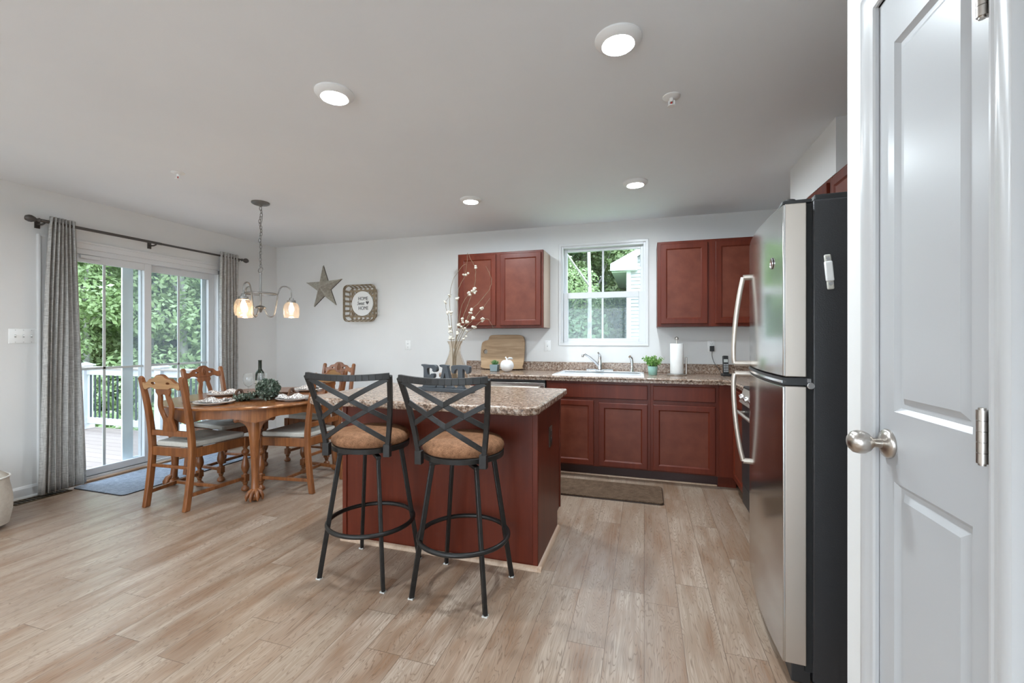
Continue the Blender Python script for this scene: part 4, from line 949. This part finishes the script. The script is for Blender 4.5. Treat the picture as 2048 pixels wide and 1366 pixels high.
# branches: (paths in metres across the picture / up, depth lean)
BR = [  # tip paths: list of (right, up) from the vase foot centre, flowers at indices
 ([(.01,.01),(-.005,.20),(-.012,.34),(-.030,.50),(-.035,.62),(-.012,.72),(.045,.81),(.072,.83)], [3,4]),
 ([(.0,.01),(.0,.22),(.012,.40),(.020,.60),(.030,.68),(.070,.76),(.085,.90)], [3,5]),
 ([(.015,.01),(.0,.25),(.045,.45),(.125,.66),(.135,.80),(.105,.86),(.085,.905)], [2,3,4]),
 ([(-.01,.01),(-.02,.25),(-.035,.40),(-.055,.50),(-.065,.58),(-.025,.63)], [2,3,4]),
 ([(.02,.01),(-.005,.24),(.055,.40),(.11,.52),(.20,.62),(.245,.70),(.225,.78),(.205,.82)], [2,3]),
 ([(.02,.01),(.0,.22),(.06,.38),(.12,.46),(.18,.53),(.215,.575),(.235,.60)], [2,3,4]),
 ([(.02,.01),(.01,.2),(.06,.34),(.13,.405),(.19,.455),(.225,.455),(.26,.395)], [2,3,4]),
 ([(.01,.01),(.005,.24),(.02,.42),(.05,.56),(.10,.63),(.135,.645)], [2,4,5]),
 ([(0,.01),(-.01,.22),(.02,.36),(.075,.44),(.105,.50)], [2,3,4]),
 ([(-.02,.01),(-.02,.24),(-.03,.33),(-.04,.37)], [2,3])]
r = random.Random(9); bl = 'dried twig with small cream flowers standing in the glass vase'
for bi, (pp, fl) in enumerate(BR):
    t = thing('dried_branch', bl, 'branch', (VX, VY, ISL), 0, 'dried branches in the vase')
    dep = r.uniform(-.5, .5); P3 = []
    for j, (a, b) in enumerate(pp):
        if b < .33: a = max(min(a, .02), -.02)*.8
        dd = (dep*.12*max(0, b-.2)+r.uniform(-.008, .008)) if b > .33 else dep*.03*(1-b*2)
        P3.append(Vector((a*c0-dd*s0, a*s0+dd*c0, b+.008)))
    P3 = smooth2(P3, 5, False); N = len(P3)
    P3 = [p+Vector((r.gauss(0, .0015), r.gauss(0, .0015), 0)) if p.z > .3 else p for p in P3]
    M().tube(P3, [.0026-.0016*i/N for i in range(N)], 6).build('twig', TWIG, t, sm=60)
    for k in fl:
        c = P3[min(k*5, N-1)]; m = M(); nb = r.choice((3, 4, 6)) if pp[k][1] > .3 else 3
        for q in range(nb): m.sphere(c+Vector((r.gauss(0, .007), r.gauss(0, .007), r.gauss(0, .007))), r.uniform(.0065, .011), 8, 6, (1, 1, .8))
        m.build('blossom', BLOSSOM, t, sm=60)

# ================================================================ things on the back counter
CT = .906
t = thing('cutting_board', 'rounded wooden cutting board leaning on the wall behind the white pumpkin', 'cutting board', (-1.475, 4.435, CT))
ol = [(-.20, .0), (.20, .0), (.235, .03), (.250, .10), (.252, .22), (.245, .32), (.205, .365), (.08, .372), (-.10, .370), (-.15, .358), (-.165, .325), (-.175, .312), (-.21, .302), (-.240, .27), (-.245, .15), (-.235, .06)]
hl = [(-.192+.022*cos(a), .185+.024*sin(a)) for a in np.linspace(0, 2*pi, 20, endpoint=False)]
link('board', plate([cat(ol, 4), hl], .02, .004, TR((0, 0, .012), pi/2-.16)), BOARD, t, sm=40)
t = thing('succulent_pot', 'green succulent in a square grey pot on the counter', 'potted plant', (-1.475, 4.215, CT))
M().rings(-.038, .038, -.038, .038, [(.004, 0), (0, .004), (-.004, .07), (0, .072), (.004, .066)], mp).build('pot', SLATE, t, bev=.002)
m = M()
for i in range(26):
    a = i*2.4; e = .35+.045*i; L = .055-.0006*i; d = Vector((cos(a)*cos(e), sin(a)*cos(e), sin(e))); b0 = Vector((0, 0, .066)); m.tube([b0, b0+d*L*.5+Vector((0, 0, .004)), b0+d*L+Vector((0, 0, .012))], [.005, .007, .0008], 6)
m.build('succulent', SUCC, t, sm=60)
t = thing('decorative_pumpkin', 'white ceramic pumpkin with stem and leaf in front of the board', 'pumpkin', (-1.335, 4.19, CT))
m = M(); N, K = 40, 14; vs = []
for j in range(K+1):
    for i in range(N):
        ph = pi*j/K; th = 2*pi*i/N; q = .073*(1-.07*abs(sin(4*th))**.6*sin(ph)); vs.append((q*sin(ph)*cos(th), q*sin(ph)*sin(th), .064-(.066 if j else .056)*cos(ph)*(1-.25*math.exp(-((ph-pi)/.5)**2)*.6)))
m.add(vs, [(j*N+i, j*N+(i+1) % N, (j+1)*N+(i+1) % N, (j+1)*N+i) for j in range(K) for i in range(N)]); pk = m.build('pumpkin_body', PUMP, t, sm=80)
zmin = min(v.co.z for v in pk.data.vertices); pk.location.z = -zmin
M().tube([(0, 0, .115), (-.004, 0, .135), (-.016, -.002, .152)], [.012, .008, .007], 8).build('stem', PUMP, t, sm=60)
M().add([(0, 0, .13), (.025, -.012, .150), (.055, -.006, .146), (.062, .004, .128), (.035, .012, .128)], [(0, 1, 2, 3, 4)]).build('leaf', PUMP, t, solid=.006)
t = thing('potted_herb', 'small bushy green plant in a mint ribbed pot beside the sink', 'potted plant', (.075, 4.22, CT))
M().lathe([(.034, 0), (.037, .003), (.045, .076), (.046, .082), (.042, .082), (.040, .070), (.0001, .068)], n=32).build('pot', MINT, t, sm=50)
r = random.Random(12); pts = []; m = M()
for i in range(16):
    a = r.uniform(0, 6.28); L = r.uniform(.06, .11); k = r.uniform(.2, .85); tip = Vector((cos(a)*k*L, sin(a)*k*L, L*(1.15-k*.5))); b0 = Vector((cos(a)*.012, sin(a)*.012, .068)); m.tube([b0, b0+tip*.6, b0+tip], [.002, .0016, .001], 5)
    for j in range(42): q = r.uniform(.35, 1.05); pts.append(tuple(b0+tip*q+Vector((r.gauss(0, .010), r.gauss(0, .010), r.gauss(0, .008)))))
m.build('stems', SUCC, t); link('leaves', leaves(pts, .022, 8, .8), PLANTG, t, sm=0)
t = thing('paper_towel_holder', 'steel paper towel holder with ball finial', 'towel holder', (.285, 4.235, CT))
M().lathe([(.082, 0), (.084, .004), (.084, .012), (.080, .015), (.0001, .016)], n=40).build('base', NICKEL, t, sm=50)
M().cyl((0, 0, .015), (0, 0, .325), .007).sphere((0, 0, .338), .017, 16, 10).build('rod', NICKEL, t, sm=60)
M().tube([(.082, 0, .01), (.082, 0, .165), (.082, 0, .168)], [.008, .008, .004], 10).build('tension_arm', NICKEL, t)
t = M().lathe([(.020, 0), (.057, 0), (.058, .002), (.058, .273), (.057, .275), (.020, .275)], n=40, closed=True).build('paper_towel_roll', PAPER, None, sm=50); t.location = (.285, 4.235, CT+.0165); tag(t, 'white paper towel roll on the steel holder', 'paper towel')
t = thing('cordless_phone', 'black and silver cordless phone standing in its charging base', 'telephone', (.705, 4.30, CT), .1)
M().box(-.036, .036, -.045, .04, 0, .022).build('charging_base', BLACKP, t, bev=.005)
T = Matrix.Translation((0, 0, .018)) @ Matrix.Rotation(-.12, 4, 'X')
h = M().box(-.0235, .0235, -.013, .013, 0, .165).mesh(T).build('handset', BLACKP, t, bev=.006)
M().box(-.017, .017, -.0145, -.0125, .105, .132).mesh(T).build('screen', plain('phone_screen', (.45,.47,.45), .3), h)
M().box(-.013, .013, -.0142, -.0125, .15, .156).mesh(T).build('earpiece', DARKGAP, h)
KEY = plain('silver_keys', (.45,.45,.45), .35)
for j in range(5):
    for i in range(3): M().box(-.018+i*.0135, -.009+i*.0135, -.0155, -.0125, .018+j*.0155, .027+j*.0155).mesh(T).build('key', KEY, h, sm=0)

# ================================================================ wall plates, sockets
def cover(lbl, nm, catg, loc, rz, n, kind):
    t = thing(nm, lbl, catg, loc, rz); w = .035+.023*(n-1)
    M().rings(-w, w, -.057, .057, [(0, 0), (0, -.003), (.004, -.006)], lambda a, b, d: (a, d, b)).build('cover_plate', WHITEP, t)
    for i in range(n):
        x = (i-(n-1)/2)*.046
        if kind == 'switch':
            p = M().box(x-.005, x+.005, -.007, -.0055, -.012, .012).build('toggle_slot', plain('slot_grey', (.45,.45,.44), .5) if 'slot_grey' not in bpy.data.materials else bpy.data.materials['slot_grey'], t, sm=0)
            M().box(x-.0042, x+.0042, -.018, -.005, 0, .009).build('toggle', WHITEP, p, bev=.001)
        else:
            for z in (-.0195, .0195):
                p = M().box(x-.0165, x+.0165, -.0085, -.0055, z-.014, z+.014).build('socket', WHITEP, t, bev=.003)
                M().box(x-.008, x-.006, -.0092, -.008, z-.004, z+.006).box(x+.006, x+.008, -.0092, -.008, z-.004, z+.006).cyl((x, -.0092, z-.008), (x, -.008, z-.008), .0025, n=8).build('slot', BLACKP, p, sm=0)
        for z in (-.046, .046): M().cyl((x, -.0065, z), (x, -.0055, z), .003, n=8).build('screw', KEY, t)
    return t
cover('white triple light switch plate beside the grey curtain', 'light_switch', 'light switch', (XL, 2.105, 1.262), pi/2, 3, 'switch')
cover('white single light switch plate between the cutting board and the window', 'light_switch', 'light switch', (-.988, YB, 1.168), 0, 1, 'switch')
cover('white power outlet on the bare wall between the basket sign and the wall cabinet', 'power_outlet', 'outlet', (-2.668, YB, 1.166), 0, 1, 'outlet')
cover('white power outlet with a black charger plugged in above the phone', 'power_outlet', 'outlet', (.615, YB, 1.172), 0, 1, 'outlet')
t = thing('phone_charger', 'black plug-in charger with a thin cord hanging from the outlet', 'charger', (.618, YB-.009, 1.150))
M().box(-.019, .019, -.032, 0, -.028, .024).build('plug_body', BLACKP, t, bev=.004)
M().tube(smooth2([(0, -.018, -.026), (.0, -.02, -.07), (.012, -.025, -.12), (.03, -.03, -.155), (.06, -.05, -.20), (.07, -.12, -.238), (.085, -.16, -.238)], 5, False), .0022, 6).build('cord', BLACKP, t)
# floor register
t = thing('floor_vent', 'brown slotted floor vent beside the baseboard under the curtain', 'vent', (XL+.1, 2.16, 0))
m = M().box(-.055, .055, -.17, -.158, 0, .006).box(-.055, .055, .158, .17, 0, .006).box(-.055, -.042, -.158, .158, 0, .006).box(.042, .055, -.158, .158, 0, .006).build('frame', BRASS, t, bev=.002)
m = M()
for i in range(12): m.box(-.042, .042, -.152+i*.0265, -.141+i*.0265, 0.001, .005)
m.build('slats', BRASS, t, sm=0); M().box(-.042, .042, -.158, .158, .0003, .001).build('duct_shadow', DARKGAP, t, sm=0)
# mats
def mat_(nm, lbl, x0, x1, y0, y1, mt, h, r=.04, rz=0):
    cx, cy = (x0+x1)/2, (y0+y1)/2; t = thing(nm, lbl, 'mat', (cx, cy, 0), rz); a, b = (x1-x0)/2, (y1-y0)/2; ol = []
    for sx_, sy_, a0 in ((1, -1, -90), (1, 1, 0), (-1, 1, 90), (-1, -1, 180)):
        for k in range(6): q = radians(a0+k*18); ol.append((sx_*(a-r)+r*cos(q), sy_*(b-r)+r*sin(q)))
    M().prism(ol, .0005, h*.5, mp).build('backing', DARKGAP if mt is MATG else BROWNP, t, sm=0)
    M().prism([(u*.992, v*.992) for u, v in ol], h*.5, h, mp).build('pile', mt, t, bev=.003)
mat_('door_mat', 'grey door mat on the floor in front of the sliding door', -4.54, -3.93, 2.36, 3.62, MATG, .009)
mat_('kitchen_mat', 'brown kitchen mat on the floor in front of the sink cabinet', -1.06, .142, 3.40, 3.79, MATB, .018, .03)
# ================================================================ wall decor
t = thing('star_decor', 'rustic wooden five-point star hung on the wall', 'wall decor', (-3.855, YB, 1.885), radians(0))
m = M(); RO, RI, dp = .285, .105, .095; st = []
ang0 = pi/2+.05
for k in range(10):
    R = RO if k % 2 == 0 else RI; a = ang0+k*pi/5; st.append((R*cos(a), R*sin(a)))
m.add([(a, -.006, b) for a, b in st]+[(a, 0, b) for a, b in st]+[(0, -dp, 0)], [(k, (k+1) % 10, 20) for k in range(10)]+[(k, k+10, (k+1) % 10+10, (k+1) % 10) for k in range(10)]); m.build('star_body', STARM, t, sm=0)
m = M()
def facep(k, s): # point on ridge/valley edges
    return Vector((st[k % 10][0]*s, -dp+(dp-.006)*s-.003, st[k % 10][1]*s))
for k in range(10):
    for i in range(1, 13):
        s = i/13; o_, n_i = (k, k+1) if k % 2 == 0 else (k+1, k)
        a = facep(o_, s); b = facep(n_i, s); m.bar(a, b, .007, .008, (0, 1, 0))
m.build('carved_ribs', STARL, t, sm=0)
m = M()
for k in range(0, 10, 2): m.bar(facep(k, .0), facep(k, .97), .010, .010, (0, 1, 0))
m.build('ridges', STARL, t, sm=0)
# tobacco basket sign
BX, BZ = -3.285, 1.672
t = thing('basket_sign', 'square woven basket with round white sign reading HOME Sweet HOME', 'wall decor', (BX, YB, BZ))
hw = .222; D = .085
def rr_(w, r, k=6):
    o = []
    for sx_, sz_, a0 in ((1, -1, -90), (1, 1, 0), (-1, 1, 90), (-1, -1, 180)):
        for q in range(k): a = radians(a0+q*90/(k-1)); o.append((sx_*(w-r)+r*cos(a), sz_*(w-r)+r*sin(a)))
    return o
m = M(); 
for w, y, hgt in ((hw, -D, .02), (hw-.012, -D, .02), (hw-.03, -.004, .014)):
    ol = rr_(w, .06); 
    for i in range(len(ol)): a, b = ol[i], ol[(i+1) % len(ol)]; m.bar((a[0], y, a[1]), (b[0], y, b[1]), .006, hgt, (0, 1, 0))
m.build('rim_band', TOBACCO, t, sm=0)
m = M()
for side in range(4):
    for k in range(6):
        u = -.155+k*.062; a = (u, -D, hw-.004); b = (u*.92, -.006, hw-.03); c = side*pi/2; Rm = Matrix.Rotation(c, 4, 'Y')
        m.bar(Rm @ Vector(a), Rm @ Vector(b), .026, .004, Rm @ Vector((0, 0, 1)))
m.build('side_strip', TOBACCO, t, sm=0)
m = M()
for k in range(6): u = -.155+k*.062; m.box(u-.013, u+.013, -.008, -.004, -hw+.03, hw-.03).box(-hw+.03, hw-.03, -.012, -.008, u-.013, u+.013)
for s in (-1, 1): m.bar((-.17, -.014, -.17*s), (.17, -.014, .17*s), .018, .004, (0, 1, 0))
m.build('base_weave', TOBACCO, t, sm=0)
sg = M().lathe([(.0001, 0), (.150, 0), (.150, .010), (.0001, .010)], n=56, T=Matrix.Rotation(pi/2, 4, 'X'), c=(0, -.014, 0)).build('round_sign', SIGNW, t, sm=40)
tm = lambda s, size, x, z, sh=0, xs=1, off=0: text_mesh(s, size, .002, TR((x, -.0255, z), pi/2), sh, 1.0, xs, off)
me = join_mesh('lettering', [tm('HOME', .062, .012, .058, 0, .80), tm('Sweet', .066, -.022, .002, .35, .62), tm('HOME', .062, .016, -.058, 0, .80)])
hp = [(0, -.022), (.020, .002), (.021, .014), (.011, .020), (0, .011), (-.011, .020), (-.021, .014), (-.020, .002)]
me2 = plate([hp], .002, 0, TR((.072, -.0255, .008), pi/2)); link('lettering', join_mesh('lettering', [me, me2]), INK, sg, sm=0)

# ================================================================ ceiling fittings
def recessed(x, y, lbl):
    t = thing('recessed_light', lbl, 'ceiling light', (x, y, ZC), 0, 'recessed ceiling lights')
    M().lathe([(.092, 0), (.092, -.006), (.086, -.013), (.070, -.024), (.064, -.026), (.060, -.024), (.058, -.019), (.058, -.010), (.05, -.0)], n=48).build('trim_ring', WHITEP, t, sm=40)
    M().lathe([(.0001, -.0195), (.056, -.0195), (.0575, -.017), (.0575, -.012)], n=40).build('diffuser', DIFF, t, sm=60)
    ld = bpy.data.lights.new('lamp', 'AREA'); ld.shape = 'DISK'; ld.size = .10; ld.energy = LAMP; ld.color = LAMP_COL; ld.spread = radians(178)
    lo = bpy.data.objects.new('lamp', ld); COL.objects.link(lo); lo.parent = t; lo.location = (0, 0, -.022)
    return t
rl = recessed(-.10, 1.78, 'lit recessed ceiling light over the walkway, by the refrigerator side of the island')
LL = [(-1.445, 1.765, 'lit recessed ceiling light above the bar stools, over the dining end of the island'), (-1.425, 3.45, 'lit recessed ceiling light in front of the wall cabinet behind the vase'), (-.065, 3.442, 'lit recessed ceiling light just in front of the kitchen window'),
      ]
LL += [(x, y, 'added fill light, recessed in the ceiling of the living area behind the viewpoint') for x, y in ((-3.9, -.4), (-2.6, -.4), (-3.9, -1.9), (-2.6, -1.9), (-1.3, -1.9), (-.25, -2.6), (-3.9, -3.4), (-2.6, -3.4), (-1.3, -3.4))]  # lamps added out of view to brighten the ceiling and walls
for x, y, lb in LL: dup(rl, (x, y, ZC), 0, lb)
def sprinkler(x, y, lbl):
    t = thing('sprinkler_head', lbl, 'sprinkler', (x, y, ZC))
    M().lathe([(.042, 0), (.042, -.004), (.034, -.008), (.018, -.010), (.0001, -.010)], n=28).build('escutcheon', WHITEP, t, sm=50)
    M().cyl((0, 0, -.008), (0, 0, -.028), .010).bar((-.012, 0, -.02), (-.012, 0, -.048), .004, .006).bar((.012, 0, -.02), (.012, 0, -.048), .004, .006).build('frame_arms', WHITEP, t)
    M().cyl((0, 0, -.026), (0, 0, -.046), .0035).build('glass_bulb', plain('red_bulb', (.5,.03,.03), .2) if 'red_bulb' not in bpy.data.materials else bpy.data.materials['red_bulb'], t)
    M().lathe([(.0001, -.05), (.018, -.049), (.019, -.046), (.0001, -.046)], n=16).build('deflector', WHITEP, t)
sprinkler(.129, 2.277, 'white sprinkler head on the ceiling above the refrigerator front'); sprinkler(-3.216, 2.279, 'white sprinkler head on the ceiling near the chandelier')
# chandelier
CX, CY = -3.226, 2.99
t = thing('chandelier', 'three-arm pewter chandelier with lit seeded glass shades', 'chandelier', (CX, CY, 0))
M().lathe([(.072, ZC), (.072, ZC-.010), (.060, ZC-.018), (.02, ZC-.022), (.012, ZC-.035), (.0001, ZC-.035)], n=36).build('ceiling_canopy', PEWTER, t, sm=50)
ch_ = M(); z = ZC-.035; i = 0; r = random.Random(2)
while z > 1.875:
    L = .036; sw = .010*sin(i*1.1)*(1 if z > 2.1 else .25); a = i*pi/2+.3
    ch_.tube([(sw+cos(a)*.010*cos(q), sin(a)*.010*cos(q), z-L/2+(L/2)*sin(q)) for q in np.linspace(0, 2*pi, 12, endpoint=False)], .0024, 6, True); z -= L-.008; i += 1
ch_.build('chain', PEWTER, t, sm=60)
M().tube(smooth2([(.004, .004, ZC-.03), (.02, .0, 2.30), (-.012, .01, 2.22), (.016, -.01, 2.12), (-.006, .004, 2.02), (.004, 0, 1.87)], 6, False), .002, 5).build('cord', PEWTER, t)
M().tube([(.024*cos(q), .024*sin(q)*s0, 1.846+.024*sin(q)) for q in np.linspace(0, 2*pi, 20, endpoint=False)], .003, 6, True).build('hanging_ring', PEWTER, t, sm=60)
M().cyl((0, 0, 1.822), (0, 0, 1.50), .0095).lathe([(.011, 1.825), (.012, 1.815), (.009, 1.80)], n=16).build('stem', PEWTER, t)
M().lathe([(.010, 1.535), (.030, 1.528), (.046, 1.515), (.044, 1.508), (.020, 1.505), (.012, 1.49), (.008, 1.475), (.0001, 1.472)], n=28).build('hub', PEWTER, t, sm=50)
M().lathe([(.124, 1.630), (.130, 1.634), (.130, 1.640), (.124, 1.644)], n=48, closed=True).build('ring_band', PEWTER, t, sm=30)
for k in range(3):
    a = radians(47+k*120); d = Vector((cos(a), sin(a), 0))
    pts = [(.022, 1.512), (.040, 1.485), (.052, 1.455), (.075, 1.437), (.100, 1.447), (.112, 1.49), (.126, 1.58), (.140, 1.66), (.162, 1.705), (.200, 1.712), (.232, 1.69), (.242, 1.64), (.242, 1.60)]
    arm = M().tube(smooth2([d*r_+Vector((0, 0, z_)) for r_, z_ in pts], 4, False), .0058, 10).build('arm', PEWTER, t, sm=60)
    c = d*.242
    M().lathe([(.008, 1.615), (.016, 1.612), (.020, 1.60), (.020, 1.592), (.036, 1.588), (.038, 1.572), (.036, 1.566), (.01, 1.566)], c, 28).build('socket_cup', PEWTER, arm, sm=50)
    pr = [(.034, 1.578), (.037, 1.570), (.052, 1.560), (.063, 1.538), (.0685, 1.505), (.067, 1.465), (.0605, 1.432)]
    M().lathe(pr+[(r_-.0025, z_) for r_, z_ in pr[::-1]], c, 36).build('glass_shade', SHADEG, t, sm=60)
    M().lathe([(.008, 1.566), (.012, 1.55), (.020, 1.525), (.022, 1.505), (.016, 1.486), (.0001, 1.48)], c, 16).build('bulb', BULB, t, sm=60)
    ld = bpy.data.lights.new('bulb_light', 'POINT'); ld.energy = .4; ld.color = (1, .80, .58); ld.shadow_soft_size = .03
    lo = bpy.data.objects.new('bulb_light', ld); COL.objects.link(lo); lo.parent = t; lo.location = c+Vector((0, 0, 1.445))
# ================================================================ curtains
RX = XL+.095
t = thing('curtain_rod', 'dark metal curtain rod with oval finials above the sliding door', 'curtain rod', (RX, 0, 2.17))
M().cyl((0, 2.16, 0), (0, 3.05, 0), .0125).cyl((0, 3.0, 0), (0, 3.93, 0), .0105).build('rod', BRONZE, t)
for y, s in ((2.16, -1), (3.93, 1)):
    M().lathe([(.010, 0), (.017, .006), (.012, .014), (.009, .022), (.018, .032), (.027, .052), (.027, .066), (.019, .084), (.0001, .092)], n=24, c=(0, y, 0), T=Matrix.Rotation(-s*pi/2, 4, 'X')).build('finial', BRONZE, t, sm=60)
for y in (2.185, 3.0, 3.90):
    M().tube([(0, y, -.016), (-.03, y, -.024), (-.075, y, -.022), (-.094, y, -.02)], .007, 8).box(-.095, -.088, y-.016, y+.016, -.05, .02).build('bracket', BRONZE, t)
def curtain(lbl, ya, yb, yba, ybb, folds, amp, seed):
    r = random.Random(seed); N, K = folds*12, 26; vs = []; ph = [r.uniform(-.5, .5) for _ in range(folds*2+2)]
    for j in range(K+1):
        q = j/K; z = 2.215-q*(2.215-.022)
        y0 = ya+(yba-ya)*q**.8; y1 = yb+(ybb-yb)*q**.8
        for i in range(N+1):
            u = i/N; w = u*folds*2*pi; f = int(u*folds)
            A = amp*(.85+.35*q*ph[f]); yy = y0+(y1-y0)*u+.010*q*sin(w*2+ph[f]*4)+.02*q*sin(u*7+seed)*.5
            xx = A*sin(w)+.012*q*sin(w*.5+seed)+.010*q*ph[f+1]+.006*sin(z*3+f)
            vs.append((xx, yy, z-.012*q*ph[f]*0))
    o = M().add(vs, [(j*(N+1)+i, j*(N+1)+i+1, (j+1)*(N+1)+i+1, (j+1)*(N+1)+i) for j in range(K) for i in range(N)]).build('curtain', LINEN, None, sm=180, solid=.003)
    o.location = (RX, 0, 0); tag(o, lbl, 'curtain', 'grey curtains on the rod'); return o
curtain('grey linen curtain beside the triple light switch', 2.215, 2.375, 2.14, 2.44, 7, .032, 1)
curtain('grey linen curtain between the sliding door and the room corner', 3.66, 3.89, 3.66, 3.90, 6, .032, 5)
# ottoman at the picture edge
t = thing('ottoman', 'beige upholstered seat with pale piping at the wall, cut off by the picture edge', 'ottoman', (-4.26, 1.50, 0))
N, K = 48, 14; vs = []
def sq(a, p=4.0): c, s = cos(a), sin(a); return math.copysign(abs(c)**(2/p), c), math.copysign(abs(s)**(2/p), s)
for j in range(K+1):
    q = j/K; zz = .03+.30*q; bul = 1+.05*sin(pi*min(q*1.1, 1)); 
    for i in range(N): a, b = sq(2*pi*i/N); vs.append((a*.30*bul, b*.30*bul, zz))
for k_, z_ in ((.97, .345), (.85, .375), (.6, .40), (.3, .412), (.02, .415)):
    for i in range(N): a, b = sq(2*pi*i/N); vs.append((a*.30*k_, b*.30*k_, z_))
R2 = K+6
M().add(vs, [(j*N+i, j*N+(i+1) % N, (j+1)*N+(i+1) % N, (j+1)*N+i) for j in range(R2-1) for i in range(N)]+[tuple(range(N))[::-1], tuple(range((R2-1)*N, R2*N))]).build('cushion_body', BEIGE, t, sm=60)
M().tube([(sq(2*pi*i/N)[0]*.302, sq(2*pi*i/N)[1]*.302, .335) for i in range(N)], .006, 8, True).build('piping', PIPING, t, sm=60)
for sx_ in (-1, 1):
    for sy_ in (-1, 1): M().cyl((sx_*.2, sy_*.2, 0), (sx_*.2, sy_*.2, .04), .02, .025).build('foot', OAK, t)
